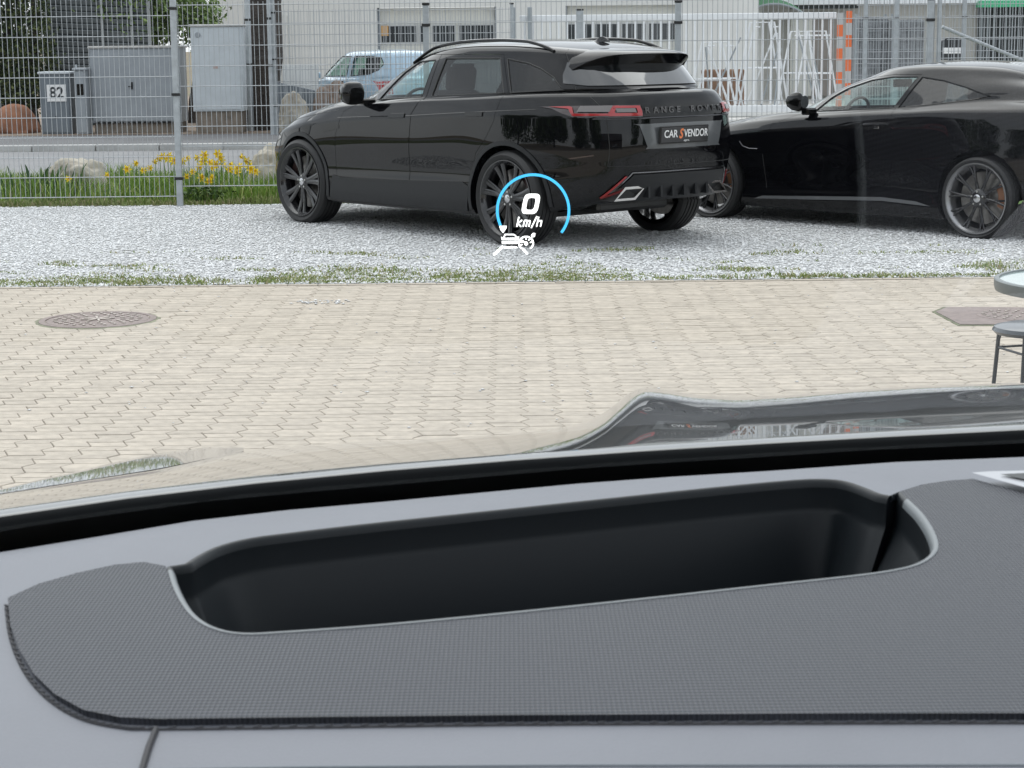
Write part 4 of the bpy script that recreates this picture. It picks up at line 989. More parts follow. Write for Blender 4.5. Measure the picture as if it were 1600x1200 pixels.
for i, x in enumerate(PXS):
    post(x, -.15, 2.16 if i in (2,) else 1.975, fence, cap=i not in (2,), clips=(.28, 1.12, 1.97) if i == 2 else (.25, 1.1, 1.78), lean=.004)
    if i == 5: post(x + .10, -.1, 2.3, fence, w=.04, cap=False, clips=(1.3,))
# diagonal brace over the coupe
b = MB().tube([aty(1472, 42, 19.62) - Vector((0, 19.52, 0)), aty(1640, 112, 19.70) - Vector((0, 19.52, 0))], .018, 8); b.build('brace_rod', galv, fence, smooth=True)

# ------------------------------------------------------------------ verge behind the fence
verge_m = mat('verge_soil', (.12, .10, .06), .95, bump=.6, bscale=20, bdist=.03); colramp_mat(verge_m, [(.3, (.10, .07, .045)), (.5, (.09, .12, .035)), (.7, (.13, .17, .05))], 2.2)
vb = MB(); 
xs = np.linspace(-40, 40, 161); ysv = np.linspace(19.60, 23.42, 20)
vb.add([(x, y, (0.0 + .07 * sin(pi * min(1, (y - 19.6) / 3.82)) + .015 * sin(x * 3.1 + y * 2)) * (1 if 19.6 < y < 23.4 else 0) - (.0 if y < 23.4 else .03)) for y in ysv for x in xs],
       [(j * 161 + i, j * 161 + i + 1, (j + 1) * 161 + i + 1, (j + 1) * 161 + i) for j in range(19) for i in range(160)])
tag(vb.build('verge', verge_m, smooth=True, fix=False), kind='structure')
def blades(name, n, region, hgt, wid, m, seed=0, prob=None, lean=.35):
    R = np.random.RandomState(seed); x = R.uniform(region[0], region[1], n); y = R.uniform(region[2], region[3], n)
    if prob is not None: k = np.array([R.rand() < prob(a, b) for a, b in zip(x, y)]); x = x[k]; y = y[k]; n = len(x)
    h = R.uniform(hgt[0], hgt[1], n) * (.8 + .35 * np.sin(x * 2.3) * np.sin(y * 3.1 + x)); a = R.uniform(0, 2 * pi, n); w = R.uniform(.6, 1.3, n) * wid; l = R.normal(0, lean, (n, 2)) * h[:, None]
    dx, dy = np.cos(a) * w, np.sin(a) * w; z0 = region[4]
    V = np.stack([np.stack([x - dx, y - dy, np.full(n, z0)], 1), np.stack([x + dx, y + dy, np.full(n, z0)], 1),
                  np.stack([x + dx * .7 + l[:, 0] * .35, y + dy * .7 + l[:, 1] * .35, z0 + h * .6], 1), np.stack([x - dx * .7 + l[:, 0] * .35, y - dy * .7 + l[:, 1] * .35, z0 + h * .6], 1),
                  np.stack([x + l[:, 0], y + l[:, 1], z0 + h], 1)], 1).reshape(-1, 3)
    me = bpy.data.meshes.new(name); F = []
    for i in range(n): F += [(5 * i, 5 * i + 1, 5 * i + 2, 5 * i + 3), (5 * i + 3, 5 * i + 2, 5 * i + 4)]
    me.from_pydata(V.tolist(), [], F); me.materials.append(m); o = bpy.data.objects.new(name, me); C.objects.link(o); return o
grass_m = leafm('verge_grass_blades', [(0, (.09, .16, .025)), (.5, (.17, .29, .045)), (.85, (.27, .37, .075)), (1, (.40, .36, .17))])
weed_m = leafm('low_weeds', [(0, (.13, .18, .05)), (.5, (.24, .30, .09)), (.8, (.34, .34, .17)), (1, (.38, .31, .2))])
def gp(x, y):
    return .55 + .45 * sin(x * 1.7 + 1) * sin(y * 2.3)
g = blades('grass', 26000, (-7.2, -.6, 19.75, 22.6, .0), (.10, .30), .007, grass_m, 3, lambda x, y: min(1, .35 + (y - 19.75) * .6) * (1 if gp(x, y) > .3 else .5)); tag(g, kind='stuff')
def wp(x, y):
    d = y - 13.0; e = .22 + .20 * sin(x * 1.1 + 2) + .12 * sin(x * 3.7); lim = max(.22, e * 1.6 + (.3 if x < -2.2 else 0)) * (1.0 if x < 1 else .75)
    p = 1 if d < lim * .6 else max(0, 1 - (d - lim * .6) / (lim * 1.0)) * .7
    from mathutils import noise
    q = noise.noise(Vector((x * 1.6, y * 3, 0)))
    if q > .22 and d < 2.1: p = max(p, .7 * (q - .15) * 2)
    return .55 * p * (.25 + .75 * (noise.noise(Vector((x * 4, y * 8, 4))) > -.05))
g = blades('low_weeds', 170000, (-4.4, 4.6, 13.0, 15.2, .002), (.010, .032), .005, weed_m, 4, wp, .8); tag(g, kind='stuff')
bed = blades('verge_edge_grass', 5000, (-7.2, -.8, 19.62, 19.9, .0), (.03, .10), .006, weed_m, 9); tag(bed, kind='stuff')
# leafy iris clump
def clump(name, c, n, h, w, m, label, cat, seed):
    R = random.Random(seed); b = MB()
    for i in range(n):
        a = R.uniform(0, 2 * pi); r = R.uniform(0, .16) * w; x, y = c[0] + cos(a) * r * 2.4, c[1] + sin(a) * r; hh = h * R.uniform(.55, 1); ln = R.uniform(.1, .5) * hh; ba = R.uniform(0, 2 * pi); ww = R.uniform(.014, .026)
        px_, py_ = cos(ba) * ww, sin(ba) * ww; lx, ly = cos(a) * ln, sin(a) * ln * .6; vs = []
        for t, k in ((0, .5), (.35, 1), (.7, .85), (.92, .4), (1, .02)):
            vs += [(x + lx * t * t - px_ * k, y + ly * t * t - py_ * k, c[2] + hh * (t - .12 * t * t)), (x + lx * t * t + px_ * k, y + ly * t * t + py_ * k, c[2] + hh * (t - .12 * t * t))]
        b.add(vs, [(2 * j, 2 * j + 1, 2 * j + 3, 2 * j + 2) for j in range(4)])
    o = b.build(name, m, fix=False); tag(o, label, cat); return o
dk_leaf = leafm('broad_dark_leaves', [(0, (.025, .07, .02)), (.5, (.05, .12, .03)), (1, (.10, .18, .05))])
p = aty(60, 290, 20.6); clump('leafy_plant', (p.x, 20.6, .02), 60, .42, 1.5, dk_leaf, 'dark green broad-leaved clump behind the fence left of the pale boulder', 'plant', 1)
p = aty(318, 300, 19.95); foliage('low_shrub', [(p.x, 19.9, .10, .22, .12, .10)], 260, .035, leaf_g, seed=4); tag(bpy.data.objects['low_shrub'], 'small round green shrub at the foot of the fence right of the post', 'shrub')
# daffodils
yel = mat('daffodil_petals', (.85, .68, .03), .6); yel2 = mat('daffodil_trumpet', (.85, .60, .015), .6); stem_m = mat('green_stem', (.10, .20, .04), .6)
def daff_mesh():
    st = MB().tube([(0, 0, 0), (.004, 0, .5), (0, -.01, .97), (0, -.03, 1.0)], .0035, 4)
    fl = MB()
    for i in range(6):
        a = 2 * pi * i / 6; c_, s_ = cos(a), sin(a)
        fl.add([(0, 0, 0), (.026 * cos(a - .45), -.004, .026 * sin(a - .45)), (.046 * c_, .004, .046 * s_), (.026 * cos(a + .45), -.004, .026 * sin(a + .45))], [(0, 1, 2, 3)])
    tr = MB().lathe([(.008, 0), (.012, -.016), (.019, -.026)], 8, 'y')
    return st, fl, tr
st, fl, tr = daff_mesh()
dpos = [(145, 259), (168, 273), (108, 279), (200, 264), (213, 255), (250, 247), (262, 248), (235, 262), (295, 247), (287, 251), (308, 246), (320, 242), (322, 247), (330, 254), (334, 262), (341, 240), (345, 245), (338, 256), (352, 258), (363, 257), (370, 263), (376, 260), (387, 251), (380, 244), (394, 265), (401, 268), (302, 268), (293, 275), (315, 277), (333, 276), (328, 284), (256, 244), (243, 252), (272, 251), (348, 250), (360, 264), (318, 252), (225, 266), (266, 243), (312, 260), (373, 268), (390, 260)]
dm = None
for i, (u, v) in enumerate(dpos):
    Y = 19.95 + 2.0 * random.random() if v < 262 else 19.75 + .5 * random.random(); top = aty(u, v, Y)
    if dm is None:
        r = empty('daffodil'); a = st.build('stem', stem_m, r, fix=False); f_ = fl.build('flower', yel, r, fix=False); c = tr.build('trumpet', yel2, f_, fix=False); dm = (a, f_, c); kids = dm
    else:
        r = bpy.data.objects.new('daffodil', None); C.objects.link(r)
        a = dm[0].copy(); f_ = dm[1].copy(); c = dm[2].copy()
        for o in (a, f_, c): C.objects.link(o)
        a.parent = r; f_.parent = r; c.parent = f_
    r.location = (top.x, Y, 0); hgt = max(.12, top.z); a.scale = (1, 1, hgt); f_.location = (0, -.035, hgt); k = random.uniform(.9, 1.35)
    f_.scale = (k, k, k); f_.rotation_euler = (random.uniform(-.3, .4), 0, random.uniform(-.9, .9))
    tag(r, 'yellow daffodil in bloom in the grass strip behind the wire fence', 'flower', 'daffodils in the verge behind the fence')
# boulders
rock_m = mat('pale_boulder', (.4, .36, .3), .95, bump=.8, bscale=9, bdist=.03); colramp_mat(rock_m, [(.3, (.24, .21, .17)), (.5, (.40, .37, .31)), (.7, (.50, .47, .41))], 3)
rock_b = mat('brown_boulder', (.25, .19, .15), .95, bump=.8, bscale=7, bdist=.04); colramp_mat(rock_b, [(.3, (.14, .10, .08)), (.55, (.26, .20, .16)), (.75, (.36, .31, .27))], 2.4)
def boulder(u0, u1, vtop, Y, m, label, seed, depth=1.0, zb=0.0):
    a = aty(u0, vtop, Y); b = aty(u1, vtop, Y); rx = (b.x - a.x) / 2; hz = a.z - zb
    o = blob_mesh('boulder', m, ((a.x + b.x) / 2, Y, zb + hz * .28), (rx, rx * depth, hz * .72), seed); tag(o, label, 'boulder'); return o
boulder(66, 172, 249, 20.9, rock_m, 'pale rounded boulder in the grass behind the fence left of the daffodils', 2, .7)
boulder(386, 470, 229, 21.6, rock_m, 'pale boulder behind the front wheel of the black sport utility vehicle', 5, .8)
boulder(490, 552, 132, 34.9, rock_b, 'brown boulder in front of the pale blue hatchback', 7, .9, .045)
boulder(434, 486, 150, 34.6, rock_m, 'white craggy rock left of the brown boulder', 11, .8, .045)

# ------------------------------------------------------------------ utility cabinets across the street
cab_g = mat('grey_cabinet_paint', (.30, .325, .35), .55, var=.08, vscale=4, bump=.08, bscale=30); cab_d = mat('slate_cabinet_paint', (.155, .18, .205), .5, var=.08, vscale=4)
cab_l = mat('light_grey_cabinet', (.53, .57, .60), .5, var=.07, vscale=4); plinth_m = mat('weathered_plinth', (.20, .17, .14), .9, var=.3, vscale=6)
stone_lid = mat('pale_lid', (.46, .45, .43), .7, var=.2, vscale=8)
def cabinet(name, u0, u1, vt, vb, Y, depth, m, label, zbase=.045, lid=None, doors=1, zplinth=None):
    a = aty(u0, vt, Y); b = aty(u1, vb, Y); w = b.x - a.x; z1 = a.z; z0 = zplinth if zplinth is not None else zbase
    r = empty(name, ((a.x + b.x) / 2, Y + depth / 2, zbase)); tag(r, label, 'cabinet')
    h = z1 - z0
    MB().box((0, 0, z0 - zbase + h / 2), (w, depth, h), bev=.008).build('housing', m, r)
    MB().box((0, 0, z1 - zbase + .02), (w + .05, depth + .06, .045), bev=.01).build('lid', lid or m, r)
    dw = (w - .05) / doors
    for i in range(doors):
        x = -w / 2 + .025 + dw * (i + .5); MB().box((x, -depth / 2 - .006, z0 - zbase + h / 2), (dw - .012, .014, h - .06), bev=.004).build('door', m, r)
    if zplinth is not None: MB().box((0, .01, (zplinth - zbase) / 2), (w - .06, depth - .04, zplinth - zbase), bev=.004).build('plinth', plinth_m, r)
    return r, w, z0 - zbase, h
Yc = 34.95
r, w, z0, h = cabinet('double_door_cabinet', 139, 284, 76, 208, Yc, .8, cab_g, 'wide grey double-door utility cabinet behind the fence post', lid=stone_lid, doors=2, zplinth=.23)
MB().box((-.055, -.425, z0 + h * .5), (.03, .03, .13), bev=.006).build('handle', black_plastic, r); MB().box((-.08, -.43, z0 + h * .49), (.08, .02, .02)).build('handle_lever', black_plastic, r)
b = MB()
for k in range(14): b.box((-w / 2 + .1 + k * (w - .2) / 13, -.412, z0 + .005), (.07, .02, .035))
b.build('vent_slot_row', black_plastic, r); tag(r.children[-1], kind='stuff')
r, w, z0, h = cabinet('house_number_cabinet', 61, 113, 116, 208, Yc - .1, .5, cab_d, 'slate grey cabinet carrying the white number 82 plate', lid=cab_l)
c82 = aty(88.5, 145.5, Yc - .12); lc = c82 - Vector(r.location)
pl = MB().box((lc.x, -.275, lc.z), (.345, .012, .30), bev=.004).build('number_sign', white_print, r)
text('number_print', '82', .27, mat('dark_print', (.03, .035, .04), .6), pl, Matrix.Translation((lc.x, -.2825, lc.z)) @ Matrix.Rotation(pi / 2, 4, 'X'), depth=.001, offset=.006, sx=.95)
MB().box((0, -.262, z0 + .3), (.03, .01, .05)).build('lock', black_plastic, r)
r, w, z0, h = cabinet('narrow_meter_cabinet', 115, 138, 110, 209, Yc - .25, .4, cab_g, 'narrow pale grey meter pillar between the numbered cabinet and the double-door cabinet')
MB().box((0, -.212, z0 + h * .70), (.12, .02, .2), bev=.01).build('meter_window', gloss_black, r)
MB().tube([(-.1, 0, h - .02), (-.1, 0, h + .10)], .02, 8).build('cap_knob', galv, r)
r, w, z0, h = cabinet('tall_light_cabinet', 297, 381, 42, 184, Yc - .35, .55, cab_l, 'tall light grey cabinet on a brown plinth beside the tree trunk', lid=stone_lid, zplinth=.43)
MB().lathe([(.001, 0), (.045, 0), (.05, .012), (.05, .02)], 16, 'y', c=(-w / 2 + .13, -.305, z0 + h - .14)).build('vent_knob', cab_g, r)
MB().box((-.02, -.292, z0 + h * .52), (.08, .006, .04)).build('rust_mark', mat('faded_sticker', (.48, .36, .33), .8), r)
# terracotta dome, trunk, poles
terra = mat('rust_brown_clay', (.23, .105, .06), .9, var=.3, vscale=4, bump=.3, bscale=12)
a = aty(-14, 161, 35.6); b2 = aty(60, 161, 35.6)
dome = blob_mesh('clay_mound', terra, ((a.x + b2.x) / 2, 35.6, .05), ((b2.x - a.x) / 2, .4, a.z - .05), 3, sub=4, rough=.04, flat=0); tag(dome, 'rust brown rounded clay oven dome left of the numbered cabinet', 'oven')
def tree(name, x, y, h, r, label, blobs=None, lm=None, n=6000, leaf=.09, seed=1, zb=0, group=None, lean=0, cat='tree'):
    t = empty(name, (x, y, zb)); tag(t, label, cat, group)
    from mathutils import noise
    R = random.Random(seed); b = MB(); pts = []; rr = []
    for i in range(13):
        k = i / 12; pts.append((lean * k * h + .08 * sin(k * 5 + seed), .06 * sin(k * 4 + seed * 2), h * k)); rr.append(r * (1.15 - .55 * k + (.35 * (1 - k * 9) if k < .11 else 0)) * (1 + .08 * sin(i * 2.4)))
    b.tube(pts, rr, 14); b.build('trunk', bark, t, smooth=True, angle=60)
    if blobs:
        lb = MB()
        for (cx, cy, cz, rx, ry, rz) in blobs[:8]:
            s0 = Vector(pts[-4 if cz > h * .6 else 6]); e = Vector((cx, cy, cz)); lb.tube([s0, s0.lerp(e, .5) + Vector((0, 0, .15)), e], [r * .35, r * .2, r * .06], 6)
        lb.build('limb_set', bark, t, smooth=True); 
        foliage('crown', blobs, n, leaf, lm or leaf_g, t, seed)
    return t
pt = aty(412, 150, 36.0)
tree('street_tree', pt.x, 36.0, 5.5, .37, 'thick dark tree trunk right of the tall light cabinet', [(-.6, .3, 5.6, 1.8, 1.5, 1.2), (.9, .2, 5.9, 1.6, 1.5, 1.2), (0, -.5, 6.6, 1.6, 1.6, 1.0)], leaf_l, 3500, .10, 5, .045)
for u, Y, w_, z1, lab in ((391, 35.4, .11, 5.0, 'thick galvanised street pole between the light cabinet and the tree trunk'), (424, 33.9, .07, 5.0, 'thin galvanised pole in front of the tree trunk')):
    q = aty(u, 150, Y); o = MB().tube([(0, 0, -.1), (0, 0, z1)], w_ / 2, 14).build('street_pole', galv, smooth=True); o.location = (q.x, Y, .04); tag(o, lab, 'pole')
    for zc in (1.2, 2.0, 2.8): MB().lathe([(w_ / 2 + .002, -.02), (w_ / 2 + .008, -.02), (w_ / 2 + .008, .02), (w_ / 2 + .002, .02)], 14, c=(0, 0, zc)).build('band', black_plastic, o)
# hedge and shed, upper left
hx0 = aty(-60, 60, 37.6).x; hx1 = aty(66, 60, 37.6).x
R_ = random.Random(3)
for i, u in enumerate((-70, -30, 12, 50)):
    q = aty(u, 60, 37.8)
    tree('conifer', q.x, 37.8, 3.0, .09, ('dense dark green conifer at the left edge of the photo', 'dark green conifer behind the clay dome', 'dark green conifer behind the left cabinet', 'dark green conifer beside the grey louvred shed')[i], [(0, 0, .75 + .55 * k, .52 - .05 * k, .5 - .05 * k, .45) for k in range(6)], leaf_d, 6500, .055, 20 + i, .045, 'conifers in the hedge across the street')
for i, (u, v, s) in enumerate(((195, 15, .8), (262, 5, .9), (300, 22, .55), (232, 30, .5))):
    q = aty(u, v, 39.2)
    tree('garden_tree', q.x, 39.2, max(1.2, q.z - .4), .07, 'fresh green garden tree number %s' % i if 0 else ('fresh green tree above the wide grey cabinet', 'fresh green tree directly behind the fence post', 'light green bush top left of the tall light cabinet', 'light green bush over the right end of the wide cabinet')[i], [(0, 0, q.z, s, s, s * .8), (.35 * s, 0, q.z - .5 * s, s * .8, s, s * .6), (-.4 * s, 0, q.z + .3 * s, s * .8, s, s * .7)], leaf_l, 2600, .06, 40 + i, .045)
shed_m = mat('grey_shed_cladding', (.20, .225, .24), .6, var=.12, vscale=2); shed_p = mat('pale_shed_post', (.42, .44, .45), .5)
q0 = aty(70, 60, 38.6); q1 = aty(234, 60, 38.6)
sh = empty('louvred_shed', ((q0.x + q1.x) / 2, 38.6, .045)); tag(sh, 'grey shed with sloping louvre boards behind the utility cabinets', 'shed'); wsh = q1.x - q0.x
MB().box((0, .5, 1.5), (wsh, .9, 3.0)).build('wall', mat('dark_shed_wall', (.07, .08, .085), .8), sh)
lb = None
for k in range(22):
    if lb is None: lb = MB().box((0, 0, 0), (wsh - .04, .02, .085), M=Matrix.Rotation(.5, 3, 'X')).build('louvre_board', shed_m, sh); o = lb
    else: o = lb.copy(); C.objects.link(o)
    o.location = (0, .02, .55 + k * .115); o.rotation_euler = (0, .045, 0)
for u in (70, 160, 206, 234):
    x = aty(u, 60, 38.5).x - sh.location.x; MB().box((x, -.06, 1.6), (.05, .05, 3.2), bev=.006).build('post', shed_p, sh)
# white planter wall + grey slab left of the hatchback
wht = mat('white_render', (.72, .73, .72), .7, var=.06, vscale=2)
a = aty(441, 102, 35.4); b2 = aty(497, 137, 35.4)
o = MB().box(((a.x + b2.x) / 2, 35.5, (a.z + .045) / 2), (b2.x - a.x, .22, a.z - .045), bev=.01).build('low_white_wall', wht); tag(o, 'short white garden wall left of the pale blue hatchback', 'wall')
a = aty(430, 128, 35.1); b2 = aty(500, 143, 35.1)
o = MB().prism([(a.x, .045), (b2.x, .045), (b2.x, b2.z), (a.x, a.z)], 35.0, 35.2, lambda p, t: (p[0], t, p[1])).build('concrete_slab', cab_d); tag(o, 'sloping dark grey slab in front of the short white wall', 'slab')
# ------------------------------------------------------------------ white building
BY = 46.0
wall_w = mat('white_rendered_wall', (.66, .66, .64), .9, bump=.15, bscale=12, var=.07, vscale=.6)
bu = empty('white_building', (aty(800, 60, BY).x, BY, 0)); tag(bu, 'long white rendered commercial building with framed window bays across the street', 'building'); BX = bu.location.x
def X_(u, Y=BY): return aty(u, 60, Y).x - BX
def Z_(v, Y=BY): return aty(800, v, Y).z
winm = mat('dark_window_glass', (.03, .036, .04), .06, coat=.5); frame_m = mat('grey_window_frame', (.50, .51, .51), .5); panel_m = mat('cream_door_panel', (.60, .60, .56), .7)
# wall with openings
o1 = [(X_(590), Z_(90)), (X_(776), Z_(90)), (X_(776), Z_(10)), (X_(590), Z_(10))]
o2 = [(X_(884), Z_(90)), (X_(1062), Z_(90)), (X_(1062), Z_(9)), (X_(884), Z_(9))]
xl, xr_ = X_(330), X_(1185); zt = 6.2
cells = MB(); xsb = sorted([xl, o1[0][0], o1[1][0], o2[0][0], o2[1][0], xr_]); zsb = [0, Z_(90), Z_(10), zt]
for i in range(5):
    for j in range(3):
        if j == 1 and i in (1, 3): continue
        x0, x1, z0_, z1_ = xsb[i], xsb[i + 1], zsb[j], zsb[j + 1]; n = len(cells.v)
        cells.add([(x0, 0, z0_), (x1, 0, z0_), (x1, 0, z1_), (x0, 0, z1_)], [(0, 1, 2, 3)])
for op in (o1, o2):
    (xa, za), (xb, _), (_, zb_), _ = op
    for a, b in (((xa, za), (xb, za)), ((xb, za), (xb, zb_)), ((xb, zb_), (xa, zb_)), ((xa, zb_), (xa, za))): cells.add([(a[0], 0, a[1]), (b[0], 0, b[1]), (b[0], .22, b[1]), (a[0], .22, a[1])], [(0, 1, 2, 3)])
cells.add([(xl, 0, 0), (xl, 8, 0), (xl, 8, zt), (xl, 0, zt)], [(0, 1, 2, 3)]); cells.add([(xr_, 0, 0), (xr_, 8, 0), (xr_, 8, zt), (xr_, 0, zt)], [(3, 2, 1, 0)]); cells.add([(xl, 0, zt), (xr_, 0, zt), (xr_, 8, zt), (xl, 8, zt)], [(0, 1, 2, 3)])
cells.build('wall', wall_w, bu, fix=False)
for op, wins in ((o1, ((595, 651), (655, 664), (675, 711), (717, 772))), (o2, ((886, 926), (930, 968), (972, 1010), (1014, 1057)))):
    xa, xb = op[0][0], op[1][0]; za, zb_ = op[0][1], op[2][1]
    bay = MB().box(((xa + xb) / 2, .20, (za + zb_) / 2), (xb - xa - .02, .06, zb_ - za - .02)).build('window_bay', panel_m, bu)
    for u0, u1 in wins:
        x0, x1 = X_(u0), X_(u1); zz0, zz1 = Z_(65), Z_(38)
        f = MB().box(((x0 + x1) / 2, .155, (zz0 + zz1) / 2), (x1 - x0 + .05, .03, zz1 - zz0 + .05)).build('window', frame_m, bu)
        MB().box(((x0 + x1) / 2, .132, (zz0 + zz1) / 2), (x1 - x0 - .03, .012, zz1 - zz0 - .03)).build('pane', winm, f)
    for x in (xa + .02, xb - .02): MB().box((x, .12, (za + zb_) / 2), (.045, .05, zb_ - za), bev=.004).build('bay_frame', cab_d, bu)
MB().box((X_(601), .12, Z_(46)), (.17, .006, .24)).build('orange_notice', mat('orange_paper', (.55, .33, .14), .8), bu)
MB().tube([(X_(446), -.05, Z_(20)), (X_(446), -.05, 0)], .05, 10).build('drain_pipe', wall_w, bu, smooth=True)
# ------------------------------------------------------------------ white sliding gate
GY = 38.4; wp_m = mat('white_gate_paint', (.74, .76, .78), .45, var=.05, vscale=6)
gx0, gx1 = aty(812, 60, GY).x, aty(1306, 60, GY).x; gt = aty(1000, 22, GY).z; gz0 = aty(1000, 172, GY).z
gt_o = empty('sliding_gate', ((gx0 + gx1) / 2, GY, .045)); tag(gt_o, 'long white barred sliding gate before the white building', 'gate'); gc = gt_o.location.x
MB().box((0, 0, gt - .06 - .045), (gx1 - gx0, .07, .115), bev=.01).build('top_rail', wp_m, gt_o); MB().box((0, 0, gz0 - .045), (gx1 - gx0, .08, .14), bev=.01).build('bottom_rail', wp_m, gt_o)
bar = None; n = 37
for i in range(n):
    if bar is None: bar = MB().box((0, 0, (gt + gz0) / 2 - .045), (.036, .036, gt - gz0 - .2)).build('bar', wp_m, gt_o); o = bar
    else: o = bar.copy(); C.objects.link(o)
    o.location = (gx0 - gc + .1 + i * (gx1 - gx0 - .2) / (n - 1), 0, 0)
for u in (802, 828):
    q = aty(u, 60, GY - .1); o = MB().box((0, 0, 1.1), (.09, .09, 2.24), bev=.01).build('gate_post', galv_dark); o.location = (q.x, GY - .12, .045); tag(o, ('grey gate post at the left end of the white gate', 'grey post just right of the gate end post')[u == 828], 'post')
org = mat('orange_reflective', (.72, .16, .05), .5); whs = mat('grey_white_stripe', (.45, .45, .45), .5)
for k, (u, v0, v1) in enumerate(((1313, 20, 150), (1327, 17, 150))):
    q = aty(u, v0, GY - .5); r = empty('striped_post', (q.x, GY - .5, .045)); hh = q.z - .045; tag(r, ('orange and grey striped marker post at the right end of the white gate', 'second orange striped marker post, right one of the pair')[k], 'post')
    n = 9
    for i in range(n):
        z = hh * i / n; MB().box((0, 0, z + hh / n / 2), (.105, .06, hh / n - .001), M=Matrix.Rotation(.0, 3, 'Y')).build('stripe', org if (i + k) % 2 else whs, r)
# fence 2 on the far side of the street
f2 = empty('far_mesh_fence', (0, 34.0, .04)); tag(f2, 'second wire mesh fence on the far side of the street', 'fence')
xa, xb = aty(427, 60, 34).x, aty(800, 60, 34).x
for i in range(2): fpanel(xa + i * (xb - xa) / 2, xa + (i + 1) * (xb - xa) / 2, .12, 11, f2, r=.0045, step=.055)
post(xa, -.05, 2.6, f2, w=.07, clips=(.5, 1.3, 2.1)); post(xb, -.05, 2.2, f2, w=.06)
for u in (906,):
    post(aty(u, 60, 34).x, -.05, aty(u, 20, 34).z, f2, w=.12)
xa, xb = aty(1336, 60, 34).x, aty(1620, 60, 34).x
for i in range(2): fpanel(xa + i * (xb - xa) / 2, xa + (i + 1) * (xb - xa) / 2, .12, 14, f2, r=.0045, step=.055)
for u in (1352, 1400, 1506): post(aty(u, 60, 34).x, -.05, 2.75, f2, w=.07, clips=(1.9,))
# ------------------------------------------------------------------ right-hand yard buildings
wb = empty('workshop_building', (aty(1400, 60, 50).x, 50, 0)); tag(wb, 'low workshop building with grey doors and a green roof edge at the right', 'building'); WX = wb.location.x
def XW(u, Y=50): return aty(u, 60, Y).x - WX
beige = mat('beige_wall', (.42, .41, .38), .9, var=.1, vscale=.8); brown_m = mat('brown_grey_panel', (.25, .225, .205), .8, var=.15, vscale=2); green_m = mat('green_roof_edge', (.05, .42, .20), .5); dark_o = mat('dark_opening', (.03, .035, .035), .8)
MB().box(((XW(1120) + XW(1700)) / 2, 2, 3.0), (XW(1700) - XW(1120), 3.6, 6.0)).build('wall', beige, wb)
def slab(name, u0, u1, v0, v1, m, dy=-.05, t=.08, Y=50, parent=wb):
    a = aty(u0, v0, Y); b = aty(u1, v1, Y); MB().box(((a.x + b.x) / 2 - WX, dy + (Y - 50), (a.z + b.z) / 2), (b.x - a.x, t, a.z - b.z)).build(name, m, parent)
slab('white_panel', 1112, 1190, 10, 160, wall_w, .14); slab('door', 1272, 1306, 22, 150, brown_m, .1); slab('door', 1236, 1268, 30, 150, panel_m, .1)
slab('roof_fascia', 1120, 1600, -6, 4, wp_m, -.1, .3); slab('gutter', 1236, 1340, 9, 13, dark_o, .0, .3)
slab('roof_edge', 1524, 1700, 2, 10, green_m, -.3, .5); slab('opening', 1530, 1620, 11, 95, dark_o, .13)
b = None
for k in range(9):
    x0 = XW(1534 + k * 9.5); 
    if b is None: b = MB().box((0, .04, 1.7), (.03, .03, 2.4)).build('slat', galv_dark, wb); o = b
    else: o = b.copy(); C.objects.link(o)
    o.location = (x0, 0, 0)
# green arched awning
aw = MB(); pts = []
for k in range(13):
    t = k / 12; u = 1158 + 104 * t; v = 26 - 20 * sin(pi * t) ** .8; pts.append(aty(u, v, 48.8))
vs = [p for p in pts] + [p + Vector((0, .9, .15)) for p in pts]; aw.add(vs, [(i, i + 1, 14 + i, 13 + i) for i in range(12)]); o = aw.build('arched_awning', mat('green_canvas', (.10, .25, .14), .8), smooth=True); tag(o, 'green arched awning above the doors behind the white gate', 'awning')
tag(MB().tube(pts, .03, 6).build('awning_rim', galv_dark, o, smooth=True))
# stacked crates with mesh: grey wire containers
for k, (u0, u1, v0, v1, Y, lab) in enumerate(((1338, 1392, 22, 112, 43, 'grey wire mesh container left of the round-topped letter box'), (1396, 1448, 26, 112, 42.5, 'grey wire mesh container right beside the other one'))):
    a = aty(u0, v0, Y); b = aty(u1, v1, Y); r = empty('wire_container', ((a.x + b.x) / 2, Y + .4, .045)); tag(r, lab, 'container'); w = b.x - a.x; hh = a.z - .045
    for sx in (-1, 1):
        for sy in (-1, 1): MB().box((sx * w / 2, sy * .4, hh / 2), (.05, .05, hh)).build('corner_post', galv_dark, r)
    MB().box((0, .1, hh / 2), (w * .92, .5, hh * .94), bev=.02).build('contents', mat('grey_contents', (.17, .18, .19), .8, var=.4, vscale=5, bump=.8, bscale=6, bdist=.1), r)
    m = fpanel(-w / 2, w / 2, .1, int(hh / .2), r, r=.005, dy=-.42, step=.1, m=galv_dark, name='mesh_side')
# letter box
q = aty(1485, 90, 36.8); lbx = empty('letter_box', (q.x, 36.8, .045)); zt_ = aty(1485, 58, 36.8).z - .045; w = aty(1505, 60, 36.8).x - aty(1465, 60, 36.8).x
arc = [(-w / 2, zt_ - .42), (w / 2, zt_ - .42)] + [(w / 2 * cos(a), zt_ - .16 + .16 * sin(a)) for a in np.linspace(0, pi, 13)]
MB().prism(arc, -.12, .12, lambda p, t: (p[0], t, p[1])).build('case', mat('black_box_paint', (.02, .022, .025), .4), lbx, smooth=True, angle=30); MB().box((0, -.127, zt_ - .25), (w * .72, .012, .11), bev=.004).build('label_plate', white_print, lbx); MB().box((0, 0, (zt_ - .42) / 2), (.08, .08, zt_ - .42)).build('stand', galv_dark, lbx)
tag(lbx, 'round-topped black letter box with a white label above the coupe roof', 'letter box')
